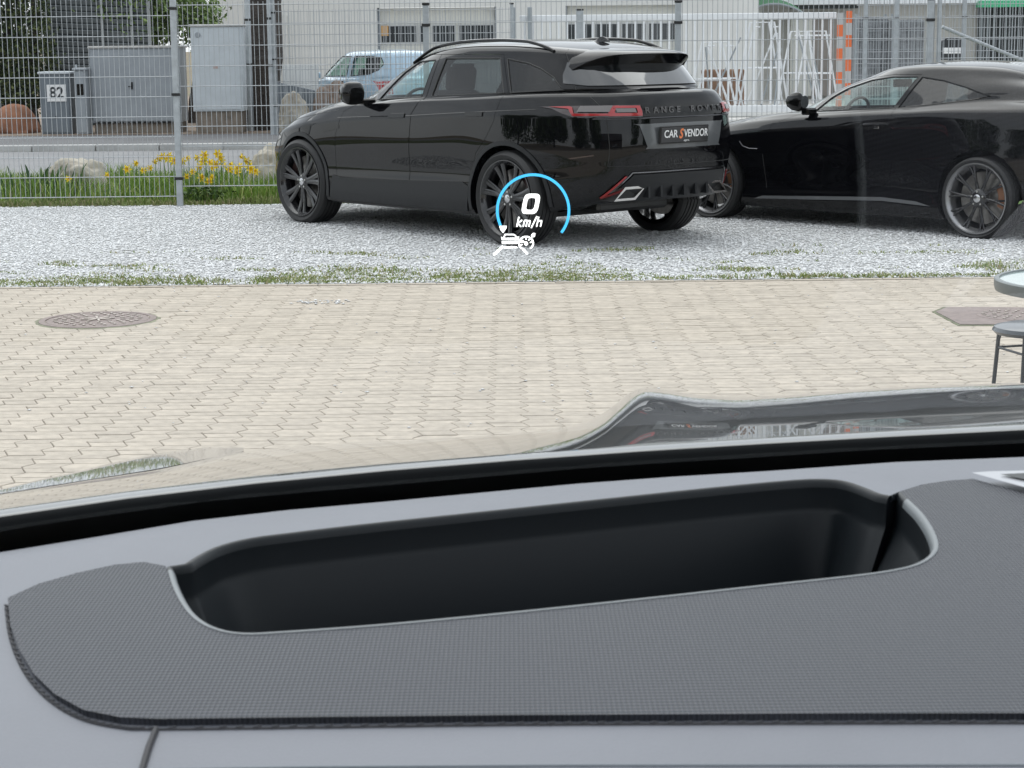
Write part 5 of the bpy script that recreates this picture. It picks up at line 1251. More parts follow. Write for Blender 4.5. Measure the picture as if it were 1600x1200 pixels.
# white steel trolleys behind the gate
tube_m = mat('white_tube_paint', (.68, .70, .72), .45); red_paint = mat('red_paint', (.45, .05, .04), .5)
for k, (uc, Y, h_, lab) in enumerate(((1118, 40.6, 1.5, 'white tubular steel rack behind the gate, leftmost of three'), (1190, 41.4, 1.9, 'white tubular steel rack in the middle of three behind the gate'), (1262, 40.2, 1.7, 'white tubular steel rack behind the right end of the gate'))):
    q = aty(uc, 100, Y); r = empty('tube_rack', (q.x, Y, .045), .3 * (k - 1)); tag(r, lab, 'rack'); R = random.Random(k); b = MB()
    for y in (-.4, .4):
        f = [(-.55, y, 0), (-.2, y, h_), (.2, y, h_), (.55, y, 0)]; MB().tube(f, .022, 6).build('a_frame', tube_m, r, smooth=True); b.tube([(-.38, y, h_ * .5), (.38, y, h_ * .5)], .018, 6)
    for z in (.15, h_ * .5, h_ * .95): b.tube([(-.1, -.4, z), (-.1, .4, z)], .018, 6); b.tube([(.3, -.4, z), (.3, .4, z)], .018, 6)
    b.build('cross_tube_set', tube_m, r, smooth=True)
    for j in range(4): MB().tube([(R.uniform(-.5, .5), R.uniform(-.5, .2), .02), (R.uniform(-.5, .5), R.uniform(-.5, .4), h_ * R.uniform(.7, 1.1))], .018, 6).build('loose_tube', (tube_m, galv_dark, tube_m, galv_dark)[j], r, smooth=True)
a = aty(1138, 176, 39.4); b2 = aty(1300, 176, 39.4); o = MB().box(((a.x + b2.x) / 2, 39.4, .12), (b2.x - a.x + .6, .5, .16), bev=.03).build('white_kerb_block', wht); tag(o, 'long low white concrete block under the white gate', 'block')
brk = mat('brown_stack', (.20, .12, .08), .9, var=.3, vscale=5); a = aty(1098, 110, 42.5)
o = MB().box((a.x + .45, 42.6, .5), (.9, .5, .9), bev=.02).build('brown_box', brk); tag(o, 'brown wooden crate behind the bars of the white gate', 'crate')

build_suv(); build_coupe(); build_hatch()
# ------------------------------------------------------------------ manhole covers, table, stool
iron = mat('worn_cast_iron', (.23, .185, .17), .75, metal=.15, bump=.4, bscale=120, bdist=.002, var=.2, vscale=14)
iron_hi = mat('polished_iron_studs', (.42, .37, .33), .5, metal=.3)
mh = empty('manhole_cover', (MH[0][0], MH[0][1], .006)); tag(mh, 'round cast iron manhole cover with raised star set in the paving', 'manhole cover')
MB().lathe([(.001, -.002), (.300, -.002), (.304, -.006)], 56).build('lid', iron, mh, smooth=True, angle=30)
MB().lathe([(.309, -.01), (.309, -.001), (.345, -.001), (.348, -.01)], 56).build('ring_frame', iron, mh, smooth=True, angle=30)
MB().lathe([(.347, -.0035), (.372, -.0065)], 48).build('surround', mat('mossy_mortar', (.20, .20, .14), .95, var=.3, vscale=8), mh)
for k in range(4):
    o = MB().box((0, 0, .002), (.20, .014, .007), rz=k * pi / 4 + .3, bev=.002).build('star_rib', iron_hi, mh)
b = MB()
for ring, n in ((.15, 14), (.20, 20), (.25, 26)):
    for k in range(n): a = 2 * pi * k / n; b.box((ring * cos(a), ring * sin(a), .001), (.026, .014, .007), rz=a, bev=.002)
b.build('stud_field', iron_hi, mh); tag(mh.children[-1], kind='stuff')
m2 = empty('inspection_cover', (m2c.x, m2c.y, .008)); tag(m2, 'angular reddish iron inspection cover at the right beside the stool', 'manhole cover')
oct_ = [(-.36, -.05), (-.30, .05), (-.26, .33), (.26, .33), (.38, .12), (.38, -.12), (.26, -.33), (-.22, -.33)]
q = [atz(1462, 488), atz(1500, 508), atz(1640, 508), atz(1680, 492), atz(1660, 482), atz(1480, 481)]
oct_ = [(p.x - m2c.x, p.y - m2c.y) for p in q]
MB().prism(oct_, -.03, -.002).build('frame', iron, m2)
MB().lathe([(.001, .001), (.23, .001), (.235, -.003)], 48, c=(.05, .0, 0)).build('lid', iron, m2, smooth=True, angle=30)
b = MB()
for ring, n in ((.07, 8), (.13, 14), (.19, 20)):
    for k in range(n): a = 2 * pi * k / n; b.box((.05 + ring * cos(a), ring * sin(a), .003), (.024, .014, .006), rz=a)
b.build('stud_field', iron_hi, m2); tag(m2.children[-1], kind='stuff')
sh_ = [(p[0] * 1.05, p[1] * 1.08) for p in oct_]; MB().prism(sh_, -.02, -.0055).build('surround', mat('mossy_joint', (.14, .15, .09), .95, var=.3, vscale=8), m2)
# spilled stones on the paving
spm = pebble_field('spilled_stones', 150, (-1.42, -1.02, 11.95, 12.25), (.009, .018), peb_m, .0, lambda x, y: math.exp(-(((x + 1.2) / .14) ** 2 + ((y - 12.05) / .08) ** 2)) * 1.3, 5); tag(spm, kind='stuff')
spm2 = pebble_field('scattered_stones', 140, (-3.2, 3.2, 8.0, 12.95), (.006, .012), peb_m, .0, None, 8); tag(spm2, kind='stuff')
# garden table
tq = aty(1560, 441, 6.9); tr_ = .40; tb = empty('garden_table', (tq.x + tr_, 6.9, 0)); tag(tb, 'round glass-topped garden table with grey rim cut by the right edge of the photo', 'table')
tz = tq.z
dkm = mat('anthracite_metal', (.035, .04, .042), .45); rimm = mat('grey_table_rim', (.16, .18, .185), .4, metal=.3); gtop = mat('frosted_glass_top', (.42, .52, .50), .12, coat=.6, var=.15, vscale=9)
MB().lathe([(tr_ - .02, tz - .035), (tr_, tz - .035), (tr_ + .004, tz - .02), (tr_ + .004, tz + .004), (tr_, tz + .008), (tr_ - .014, tz + .008), (tr_ - .016, tz + .002)], 72).build('rim', rimm, tb, smooth=True, angle=30)
MB().lathe([(.001, tz + .002), (tr_ - .016, tz + .002)], 64).build('glass_top', gtop, tb)
for k in range(4):
    a = pi / 4 + k * pi / 2; MB().tube([(cos(a) * .33, sin(a) * .33, tz - .03), (cos(a) * .30, sin(a) * .30, tz * .5), (cos(a) * .36, sin(a) * .36, 0)], .012, 8).build('leg', dkm, tb, smooth=True)
vs_ = aty(1622, 430, 6.9); vz = empty('flower_vase', (vs_.x, 6.9, tz + .003)); tag(vz, 'dark vase with white flowers standing on the round garden table', 'vase')
MB().lathe([(.001, 0), (.035, 0), (.043, .03), (.045, .12), (.036, .19), (.038, .215), (.033, .214), (.030, .19)], 28).build('vase_body', dkm, vz, smooth=True, angle=50)
foliage('flower_bunch', [(0, 0, .30, .06, .06, .06)], 130, .014, leafm('white_petals', [(0, (.12, .22, .06)), (.35, (.3, .4, .2)), (.5, (.75, .75, .7)), (1, (.8, .8, .78))]), vz, 3)
# stool
sq = aty(1553, 514, 7.55); st_ = empty('metal_stool', (sq.x + .165, 7.55, 0)); tag(st_, 'low dark metal stool with a round padded seat at the right edge of the photo', 'stool')
sz = sq.z
MB().lathe([(.001, sz + .018), (.12, sz + .018), (.16, sz + .008), (.168, sz - .006), (.155, sz - .02), (.001, sz - .02)], 48).build('seat', mat('slate_seat_pad', (.05, .06, .07), .35, coat=.3), st_, smooth=True, angle=40)
for k in range(4):
    a = pi / 4 + k * pi / 2 + .25; c_, s_ = cos(a), sin(a)
    MB().tube([(c_ * .145, s_ * .145, sz - .02), (c_ * .16, s_ * .16, sz * .5), (c_ * .185, s_ * .185, 0)], .0085, 8).build('leg', dkm, st_, smooth=True)
    a2 = a + pi / 2; zz = sz - .085
    MB().tube([(c_ * .15, s_ * .15, zz), (cos(a2) * .15, sin(a2) * .15, zz)], .005, 6).build('stretcher', dkm, st_, smooth=True)
    mid = Vector(((c_ + cos(a2)) * .5 * .15, (s_ + sin(a2)) * .5 * .15, sz - .028)); e = Vector((c_ * .152, s_ * .152, sz - .12)); e2 = Vector((c_ * .148, s_ * .148, sz - .03))
    MB().tube([e, e.lerp(mid, .12) + Vector((0, 0, .055)), e.lerp(mid, .5) + Vector((0, 0, .088)), mid], .005, 6).build('brace_arc', dkm, st_, smooth=True)

# ------------------------------------------------------------------ trees and house behind the camera (seen as reflections in the cars)
for i, (x, y, h, s) in enumerate(((-27, 4, 7, 3.6), (-24, -6, 8, 3.8), (-17, -13, 7, 3.6), (-34, 12, 8, 4), (22, -12, 8, 4), (30, -2, 7, 3.6))):
    R_ = random.Random(i)
    tree('roadside_tree', x, y, h * .6, .22, ('leafy tree far left behind the camera car, reflected in the dark doors', 'leafy tree left behind the camera car between two others', 'leafy tree close to the left end of the dark workshop behind the camera', 'tall leafy tree left of the camera car beyond the paving', 'leafy tree right behind the camera car past the dark workshop', 'leafy tree farthest right behind the camera car')[i], [(R_.uniform(-.8, .8) * s, R_.uniform(-.8, .8) * s, h * R_.uniform(.2, 1.0), s * R_.uniform(.5, .85), s * R_.uniform(.5, .85), s * R_.uniform(.35, .5)) for _ in range(11)], leaf_g, 9000, .26, 60 + i, 0, 'trees behind the camera')
hb = empty('rear_house', (-4, -16, 0)); tag(hb, 'long dark brick workshop behind the camera car, seen only as a reflection', 'building')
MB().box((0, 0, 2.2), (20, 6, 4.4)).build('wall', mat('dark_brick_wall', (.10, .07, .055), .9, var=.2, vscale=2), hb)
MB().prism([(-3.6, 4.4), (3.6, 4.4), (0, 6.6)], -10.3, 10.3, lambda p, t: (t, p[0], p[1])).build('roof', mat('dark_roof_tiles', (.05, .045, .045), .8), hb)
for k in range(5):
    f = MB().box((-8 + k * 4, 3.03, 1.9), (1.8, .08, 1.4)).build('window', frame_m, hb); MB().box((-8 + k * 4, 3.08, 1.9), (1.6, .02, 1.2)).build('pane', winm, f)

# ------------------------------------------------------------------ the car the photograph is taken from
own = empty('driver_car', (0, 0, 0)); tag(own, 'grey dashboard, windscreen and glossy dark bonnet of the car the photo is taken from', 'car')
ZD = 1.347
trim_m = mat('pale_grey_leather', (.132, .140, .163), .5, bump=.35, bscale=700, bdist=.0006, spec=.4, var=.05, vscale=9)
mat_m = mat('perforated_fabric', (.050, .054, .065), .55, spec=.35)
def dimple(m, k=2 * pi / .0042):
    n = m.node_tree; b = n.nodes['Principled BSDF']; tc = n.nodes.new('ShaderNodeTexCoord'); sp = n.nodes.new('ShaderNodeSeparateXYZ'); n.links.new(tc.outputs['Object'], sp.inputs[0])
    def mth(op, a, b_=None, v=None):
        q = n.nodes.new('ShaderNodeMath'); q.operation = op; n.links.new(a, q.inputs[0])
        if b_ is not None: n.links.new(b_, q.inputs[1])
        elif v is not None: q.inputs[1].default_value = v
        return q.outputs[0]
    xs_ = mth('MULTIPLY', sp.outputs[0], v=k); ys_ = mth('MULTIPLY', sp.outputs[1], v=k * .55)
    u = mth('SINE', mth('ADD', xs_, ys_)); w = mth('SINE', mth('SUBTRACT', xs_, ys_)); p = mth('MULTIPLY', u, w)
    bp = n.nodes.new('ShaderNodeBump'); bp.inputs['Strength'].default_value = .8; bp.inputs['Distance'].default_value = .0008; n.links.new(p, bp.inputs['Height']); n.links.new(bp.outputs[0], b.inputs['Normal'])
    mr = n.nodes.new('ShaderNodeMapRange'); mr.inputs[1].default_value = -1; mr.inputs[2].default_value = 1; mr.inputs[3].default_value = .55; mr.inputs[4].default_value = 1.4; n.links.new(p, mr.inputs[0])
    vm = n.nodes.new('ShaderNodeVectorMath'); vm.operation = 'SCALE'; vm.inputs[0].default_value = tuple(b.inputs['Base Color'].default_value)[:3]; n.links.new(mr.outputs[0], vm.inputs['Scale']); n.links.new(vm.outputs[0], b.inputs['Base Color'])
dimple(mat_m)
recess_b = mat('satin_black_recess', (.008, .0105, .013), .42, spec=.25)
rim_soft = mat('soft_grey_edge', (.13, .145, .155), .42, spec=.45)
def P2(pts, z=ZD): return [tuple(atz(u, v, z)[:2]) for u, v in pts]
EDGE = [(-120, 884), (0, 863), (150, 839), (300, 814), (450, 797), (600, 784), (750, 770), (900, 756), (1050, 745), (1200, 736), (1400, 722), (1600, 714), (1720, 709)]
MATT = [(12, 934), (60, 912), (120, 895), (180, 882), (225, 878), (262, 886)]
OPEN_NEAR = [(262, 887), (270, 915), (285, 945), (305, 968), (335, 984), (380, 992), (450, 989), (600, 978), (800, 959), (1000, 938), (1200, 916), (1330, 902), (1400, 892), (1442, 880), (1464, 861), (1462, 838), (1445, 808), (1424, 786), (1406, 770)]
OPEN_FAR = [(1392, 776), (1374, 772), (1352, 763), (1325, 754), (1295, 750), (1240, 751), (1100, 764), (900, 785), (700, 806), (550, 822), (450, 834), (390, 842), (345, 853), (315, 866), (288, 883)]
OPEN_NEAR = [tuple(p) for p in smooth_poly([Vector(p) for p in OPEN_NEAR], 4, False)]; OPEN_FAR = [tuple(p) for p in smooth_poly([Vector(p) for p in OPEN_FAR], 3, False)]
op = P2(OPEN_NEAR + OPEN_FAR)
matp = P2([(12, 934), (60, 912), (120, 895), (180, 882), (225, 878), (258, 884)] + OPEN_NEAR[1:-1] + [(1405, 768), (1440, 757), (1480, 751), (1520, 748), (1600, 770), (1740, 800), (2150, 820), (2900, 840), (2900, 1114), (1600, 1114), (1200, 1115), (800, 1117), (500, 1120), (250, 1123), (190, 1121), (130, 1109), (85, 1084), (52, 1052), (30, 1015), (16, 975)])
edge3 = [atz(u, v, ZD - .0095) for u, v in EDGE]
# height of the dashboard skin: flat pad, rolling down towards the windscreen
e0, e1 = edge3[0], edge3[-1]
edge3 = [Vector((-.86, e0.y - .17, e0.z)), Vector((-.60, e0.y - .07, e0.z))] + edge3 + [Vector((.52, e1.y + .008, e1.z)), Vector((.70, e1.y + .003, e1.z)), Vector((.90, e1.y - .02, e1.z)), Vector((1.20, e1.y - .075, e1.z))]
ex_ = np.array([p.x for p in edge3]); ey_ = np.array([p.y for p in edge3])
def dz_(x, y):
    e = np.interp(x, ex_, ey_); t = max(0.0, 1 - (e - y) / .075); near = max(0.0, .745 - y)
    return ZD - .006 * t * t - .9 * near * near
base = [(p.x, p.y) for p in edge3] + [(atz(1720, 900, ZD).x, .80), (.22, .46), (-.22, .46), (edge3[0].x, .80)]
base = [(p.x, p.y) for p in edge3] + [(1.20, .36), (-.86, .36)]
V2, T = fill(base, [op], .016, .010)
mk('dashboard', [(p[0], p[1], dz_(p[0], p[1]) - .0035) for p in V2], T, trim_m, own, smooth=True)
dash = own.children[-1]
# rolled front edge of the dashboard
b = MB(); vs = []
ed = dens([(p.x, p.y) for p in edge3], .02, False)
prof = [(0, 0), (.004, -.003), (.009, -.010), (.011, -.022), (.008, -.05)]
for (x, y) in ed:
    for dy, dzv in prof: vs.append((x, y + dy, dz_(x, y) - .0035 + dzv))
b.add(vs, [(i * 5 + k, i * 5 + k + 1, i * 5 + 6 + k, i * 5 + 5 + k) for i in range(len(ed) - 1) for k in range(4)]); b.build('dashboard_edge', trim_m, dash, smooth=True, angle=80)
# textured pad
V2, T = fill(matp, [], .014, .006)
pad = mk('textured_pad', [(p[0], p[1], dz_(p[0], p[1])) for p in V2], T, mat_m, own, smooth=True)
mp = dens(matp, .006); n = len(mp); cx = sum(p[0] for p in mp) / n; cy = sum(p[1] for p in mp) / n
b = MB(); vs = []
for i, (x, y) in enumerate(mp):
    a_ = Vector(mp[i - 1]); c_ = Vector(mp[(i + 1) % n]); t_ = (c_ - a_).normalized(); nn = Vector((t_.y, -t_.x))
    z = dz_(x, y)
    for o_, dzv in ((0, 0), (.0009, -.0005), (.0014, -.004)): vs.append((x + nn.x * -o_ * -1, y + nn.y * o_, z + dzv))
b.add(vs, [(i * 3 + k, i * 3 + k + 1, ((i + 1) % n) * 3 + k + 1, ((i + 1) % n) * 3 + k) for i in range(n) for k in range(2)]); b.build('pad_edge', mat_m, pad, smooth=True)
# dark seam round the pad (left and bottom side)
seam_m = mat('dark_seam', (.02, .02, .024), .7)
sp_ = P2([(9, 936), (14, 978), (27, 1018), (49, 1055), (83, 1088), (129, 1113), (189, 1126), (250, 1128), (500, 1125), (800, 1121), (1200, 1119), (1600, 1118), (2250, 1118), (2900, 1118)])
sp_ = [tuple(p) for p in smooth_poly([Vector(p) for p in sp_], 5, False)]
MB().tube([(p[0], p[1], dz_(*p) - .0034) for p in sp_], .0008, 6).build('pad_seam', seam_m, dash, smooth=True)
b = MB(); L = dens(sp_, .0062, False)
for i, p in enumerate(L[:-1]):
    q = L[i + 1]; d = Vector((q[0] - p[0], q[1] - p[1])); 
    if d.length < .001 or i % 1: continue
    c = ((p[0] + q[0]) / 2, (p[1] + q[1]) / 2 + .0005); b.box((c[0], c[1], dz_(*c) - .0026), (.0034, .0007, .0008), rz=math.atan2(d.y, d.x) + .45)
b.build('stitch_row', mat('grey_thread', (.05, .052, .06), .8), dash); tag(dash.children[-1], kind='stuff')
s2 = P2([(243, 1130), (232, 1155), (214, 1205), (205, 1235)])
MB().tube([(p[0], p[1], dz_(*p) - .0026) for p in s2], .0014, 6).build('panel_gap', seam_m, dash, smooth=True)
# long soft fold with stitching near the bottom
fl_ = P2([(205, 1184), (500, 1180), (900, 1177), (1300, 1176), (2900, 1172)])
MB().tube([(p[0], p[1], dz_(*p) - .0033) for p in fl_], .0007, 6).build('fold_seam', mat('grey_seam', (.17, .19, .21), .7), dash, smooth=True)
# trim wedge and vent, far right
w1 = P2([(1518, 747), (1545, 745), (1740, 741), (2250, 745), (2250, 822), (2150, 818), (1740, 801), (1600, 770)])
V2, T = fill(w1, [], .02, .02); mk('vent_trim', [(p[0], p[1], ZD + .0035) for p in V2], T, mat('white_gloss_trim', (.28, .285, .31), .3, coat=.3), own)
v1 = P2([(1562, 752), (1600, 750), (1740, 748), (2220, 752), (2220, 806), (1740, 786), (1600, 760)]); V2, T = fill(v1, [], .02, .02); mk('air_vent', [(p[0], p[1], ZD + .0045) for p in V2], T, recess_b, own)
# instrument recess
ol = dens(op, .008); n = len(ol); Po = [Vector(p) for p in ol]
ar = sum(Po[i].x * Po[(i + 1) % n].y - Po[(i + 1) % n].x * Po[i].y for i in range(n)); sg = 1 if ar > 0 else -1
nrm = []
for i in range(n):
    t_ = (Po[(i + 1) % n] - Po[i - 1]).normalized(); nrm.append(Vector((-t_.y, t_.x)) * sg)
for _ in range(22): nrm = [(nrm[i - 1] + nrm[i] + nrm[(i + 1) % n]).normalized() for i in range(n)]
def wall(name, prof, m, parent, smooth=True):
    vs = []
    for i in range(n):
        for off_, dzv in prof: q = Po[i] + nrm[i] * (off_ + (max(0, off_ - .0065) * 9 * max(0, -nrm[i].x) ** 2 + max(0, off_ - .0065) * 4 * max(0, nrm[i].x) ** 2)); vs.append((q.x, q.y, dz_(Po[i].x, Po[i].y) + dzv))
    K = len(prof); return MB().add(vs, [(i * K + k, i * K + k + 1, ((i + 1) % n) * K + k + 1, ((i + 1) % n) * K + k) for i in range(n) for k in range(K - 1)]).build(name, m, parent, smooth=smooth, angle=50)
rr_ = wall('recess_rim', [(-.0005, -.0035), (-.0003, .0004), (.0008, .0008), (.0022, .0002), (.0034, -.0016), (.0040, -.004)], rim_soft, own)
rr_.data.materials.append(recess_b)
nf_ = P2(OPEN_FAR)
for p_ in rr_.data.polygons:
    c_ = p_.center
    if min((c_.x - a) ** 2 + (c_.y - b_) ** 2 for a, b_ in dens(nf_, .008, False)) < .00012: p_.material_index = 1
rec = wall('instrument_recess', [(.0040, -.004), (.0044, -.016), (.0050, -.019), (.0058, -.0205), (.012, -.09), (.014, -.13)], recess_b, own)
fl = [Po[i] + nrm[i] * .010 for i in range(n)]; mk('recess_floor', [(p.x, p.y, ZD - .128) for p in fl], [tuple(range(n))], recess_b, rec)

# windscreen (raked, slightly bowed), its black frit band
def gz(x, y):   # height of the glass above (x, y)
    yb = np.interp(x, ex_, ey_) + .115; s_ = yb - y
    return 1.295 + .56 * s_ - .05 * s_ * s_
xs = np.linspace(-.86, 1.18, 48); vs = []; M_ = 26
def yb_(x): return float(np.interp(x, ex_, ey_)) + .115
for x in xs:
    y0 = yb_(x)
    for k in range(M_): y = y0 - (y0 - .05) * k / (M_ - 1); vs.append((x, y, gz(x, y)))
F = [(i * M_ + k, (i + 1) * M_ + k, (i + 1) * M_ + k + 1, i * M_ + k + 1) for i in range(len(xs) - 1) for k in range(M_ - 1)]
wsg = mk('windscreen', vs, F, glass_ws, own, smooth=True)
def onglass(u, v, d=0.0):
    r = ray(u, v); lo, hi = .2 / r.y, 1.6 / r.y
    f = lambda t: (H + r.z * t) - gz(r.x * t, r.y * t)
    for _ in range(50):
        m_ = (lo + hi) / 2
        if f(m_) < 0: lo = m_
        else: hi = m_
    p = r * lo + Vector((0, 0, H)); return p
FR = [(-120, 846), (0, 826), (150, 803), (300, 783), (450, 768), (600, 755), (750, 742), (900, 729), (1050, 719), (1200, 710), (1400, 698), (1600, 689), (1720, 684)]
frp = [onglass(u, v) for u, v in FR]
vs = []; K = 8
fx_ = [p.x for p in frp]; fy_ = [p.y for p in frp]
frx_ = [-.86] + fx_ + [1.20]; fry_ = [fy_[0] - .20] + fy_ + [fy_[-1] - .08]
for x in np.linspace(-.85, 1.18, 90):
    yt = float(np.interp(x, frx_, fry_)); y0 = yb_(x)
    for k in range(K): y = y0 + (yt - y0) * k / (K - 1); vs.append((x, y, gz(x, y) - .0015))
fr_m = mat('black_ceramic_band', (.012, .014, .015), .35, spec=.3, var=.3, vscale=9)
mk('frit_band', vs, [(i * K + k, (i + 1) * K + k, (i + 1) * K + k + 1, i * K + k + 1) for i in range(89) for k in range(K - 1)], fr_m, wsg, smooth=True)
# bonnet
ZB = 1.317
REAR = [(-150, 822), (0, 797), (200, 769), (400, 746), (600, 727), (800, 711), (1000, 697), (1200, 685), (1400, 674), (1600, 664), (1750, 657)]
SIL = [(-150, 795), (0, 768), (112, 750), (225, 733), (319, 714), (360, 703), (420, 697), (500, 693), (600, 689), (700, 684), (800, 678), (860, 671), (905, 662), (940, 649), (965, 632), (988, 613), (1008, 605), (1035, 607), (1090, 616), (1160, 621), (1240, 617), (1340, 609), (1450, 603), (1600, 598), (1750, 597)]
A0 = [(-150, .19), (0, .195), (200, .195), (400, .185), (600, .180), (800, .165), (900, .145), (960, .120), (1010, .105), (1100, .105), (1300, .100), (1600, .095), (1750, .095)]
re3 = [atz(u, v, ZB) for u, v in REAR]
def tanv(u, v): r = ray(u, v); return -r.z / r.y
us = np.linspace(-150, 1750, 381); cols = []
r0_, r1_ = re3[0], re3[-1]; re3x = [Vector((-.90, r0_.y - .20, ZB)), Vector((-.66, r0_.y - .07, ZB))] + re3 + [Vector((.75, r1_.y + .005, ZB)), Vector((1.20, r1_.y - .06, ZB))]
rx_ = [p.x for p in re3x]; ry_ = [p.y for p in re3x]
ru = [u for u, _ in REAR]; rux_ = [p.x for p in re3]; su = [u for u, _ in SIL]; sv = [v for _, v in SIL]; au = [u for u, _ in A0]; av = [a for _, a in A0]
def sm(a, k):
    a = np.array(a, float)
    for _ in range(k): a[1:-1] = (a[:-2] + 2 * a[1:-1] + a[2:]) / 4
    return a
V_s = sm(np.interp(us, su, sv), 3); A_s = sm(np.interp(us, au, av), 16)
def gfun(s_, m=0.0):
    e = np.clip((s_ - .93) / .07, 0, 1)
    return (1 - m) * ((1 - (1 - s_) ** 2.2) * .3 + .7 * s_) + m * (.72 * s_ + .28 * e * e * (3 - 2 * e))
NS = 46; ss = np.linspace(0, 1, NS); mu_ = sm(np.interp(us, [900, 960], [0, 1]), 3); tz = lambda a: float(((a[1:] + a[:-1]) / 2 * np.diff(ss)).sum())
grid = []
tlist = []
for j, u in enumerate(us):
    x0 = float(np.interp(u, ru, rux_)); y0 = float(np.interp(x0, rx_, ry_)); drop = H - ZB
    T_ = tanv(u, V_s[j]); a = A_s[j]
    t = (drop - T_ * y0) / (max(.012, T_ - a) * (1 - tz(gfun(ss, mu_[j])))); tlist.append(min(1.6, max(.08, t)))
tl_ = sm(tlist, 2)
for j, u in enumerate(us):
    x0 = float(np.interp(u, ru, rux_)); y0 = float(np.interp(x0, rx_, ry_)); T_ = tanv(u, V_s[j]); a = A_s[j]; t = tl_[j]
    dirx = x0 / y0 * .93                      # columns fan out a little towards the nose
    z = ZB; col = [(x0 - dirx * .022, y0 - .022, ZB - .016), (x0 - dirx * .020, y0 - .020, ZB - .004), (x0 - dirx * .017, y0 - .017, ZB - .0006), (x0 - dirx * .012, y0 - .012, ZB - .0002), (x0 - dirx * .003, y0 - .003, ZB), (x0, y0, ZB)]
    ds = t / (NS - 1)
    for i in range(1, NS):
        sl_ = a + (T_ - a) * (gfun(ss[i], mu_[j]) + gfun(ss[i - 1], mu_[j])) / 2; z -= sl_ * ds; y = y0 + ds * i; col.append((x0 + dirx * ds * i, y, z))
    # beyond the visible crest the bonnet rolls away to the nose
    yy = y0 + t; zz = z; end = 2.55 - .12 * (x0 / .6) ** 2; end = max(end, yy + .12); m = 10
    for i in range(1, m + 1):
        f = i / m; d = (end - yy) / m; sl_ = T_ + .35 * f ** 2; zz -= sl_ * d; col.append((x0 + dirx * (t + d * i), yy + d * i, zz))
    col.append((col[-1][0], col[-1][1] + .05, zz - .10)); col.append((col[-1][0], col[-1][1], .45))
    grid.append(col)
gl0, gl1 = grid[0], grid[-1]
def shiftcol(c, x, drop, back):
    y_s = float(np.interp(x, rx_, ry_)) - c[5][1]; return [(q[0] + x - c[5][0], q[1] + y_s + back * 0, q[2] - drop * (.25 + .75 * min(1, max(0, (q[1] - c[5][1]) / .8)))) for q in c]
grid = [shiftcol(gl0, gl0[5][0] - .34 * k / 6, .03 * (k / 6) ** 2, 0) for k in range(6, 0, -1)] + grid + [shiftcol(gl1, gl1[5][0] + (1.18 - gl1[5][0]) * k / 12, .05 * (k / 12) ** 3, 0) for k in range(1, 13)]
NCOL = len(grid)
K = len(grid[0]); vs = [p for c in grid for p in c]
F = [(i * K + k, (i + 1) * K + k, (i + 1) * K + k + 1, i * K + k + 1) for i in range(NCOL - 1) for k in range(K - 1)]
bon_m = mat('dark_teal_grey_paint', (.006, .009, .011), .35, coat=1, spec=.3, coatr=.015)
bon = mk('bonnet', vs, F, bon_m, own, smooth=True)
bon.data.materials.append(mat('bonnet_seal_rubber', (.008, .009, .010), .7, spec=.1))
for i_, p_ in enumerate(bon.data.polygons):
    if i_ % (K - 1) < 2: p_.material_index = 1
def on_bonnet(u, v):
    T_ = tanv(u, v); r = ray(u, v); bst = None
    j = int(np.argmin([abs(c[20][0] / c[20][1] - r.x / r.y) for c in grid])); c = grid[j]
    for i in range(5, K - 12):
        if (H - c[i][2]) / c[i][1] <= T_: return c[i]
    return min(c[5:K - 12], key=lambda p: (H - p[2]) / p[1])
vs = []; NW = 7; PB = {}
wl = [(-150, 797, 786), (0, 771, 764), (60, 762, 749), (112, 753, 738), (165, 745, 725), (225, 736, 711), (275, 727, 704), (319, 717, 699), (345, 708, 699), (372, 701, 700)]
uu_ = np.linspace(-150, 372, 80)
pb_ = np.array([tuple(on_bonnet(u, float(np.interp(u, [a[0] for a in wl], [a[1] for a in wl])))) for u in uu_])
for k in range(3): pb_[:, k] = sm(pb_[:, k], 40)
for iu, u in enumerate(uu_):
    vl = float(np.interp(u, [a[0] for a in wl], [a[1] for a in wl])); vu = float(np.interp(u, [a[0] for a in wl], [a[2] for a in wl]))
    p = pb_[iu]; T_ = tanv(u, min(vu, vl - .5)); sl_ = tan((math.atan((H - p[2]) / p[1]) + radians(5.6)) / 2); s_ = max(.004, (H - p[2] - T_ * p[1]) / (T_ - sl_)); s_ = min(s_, 1.2)
    r = ray(u, vu); dx_ = r.x / r.y
    for k in range(NW): q = s_ * k / (NW - 1); vs.append((p[0] + dx_ * q, p[1] + q, p[2] + .0004 - sl_ * q))
    vs += [(p[0] + dx_ * (s_ + .02), p[1] + s_ + .02, p[2] - sl_ * s_ - .012), (p[0] + dx_ * (s_ + .04), p[1] + s_ + .04, p[2] - sl_ * s_ - .30)]
NK = NW + 2
mk('front_wing', vs, [(i * NK + k, (i + 1) * NK + k, (i + 1) * NK + k + 1, i * NK + k + 1) for i in range(79) for k in range(NK - 1)], bon_m, own, smooth=True)
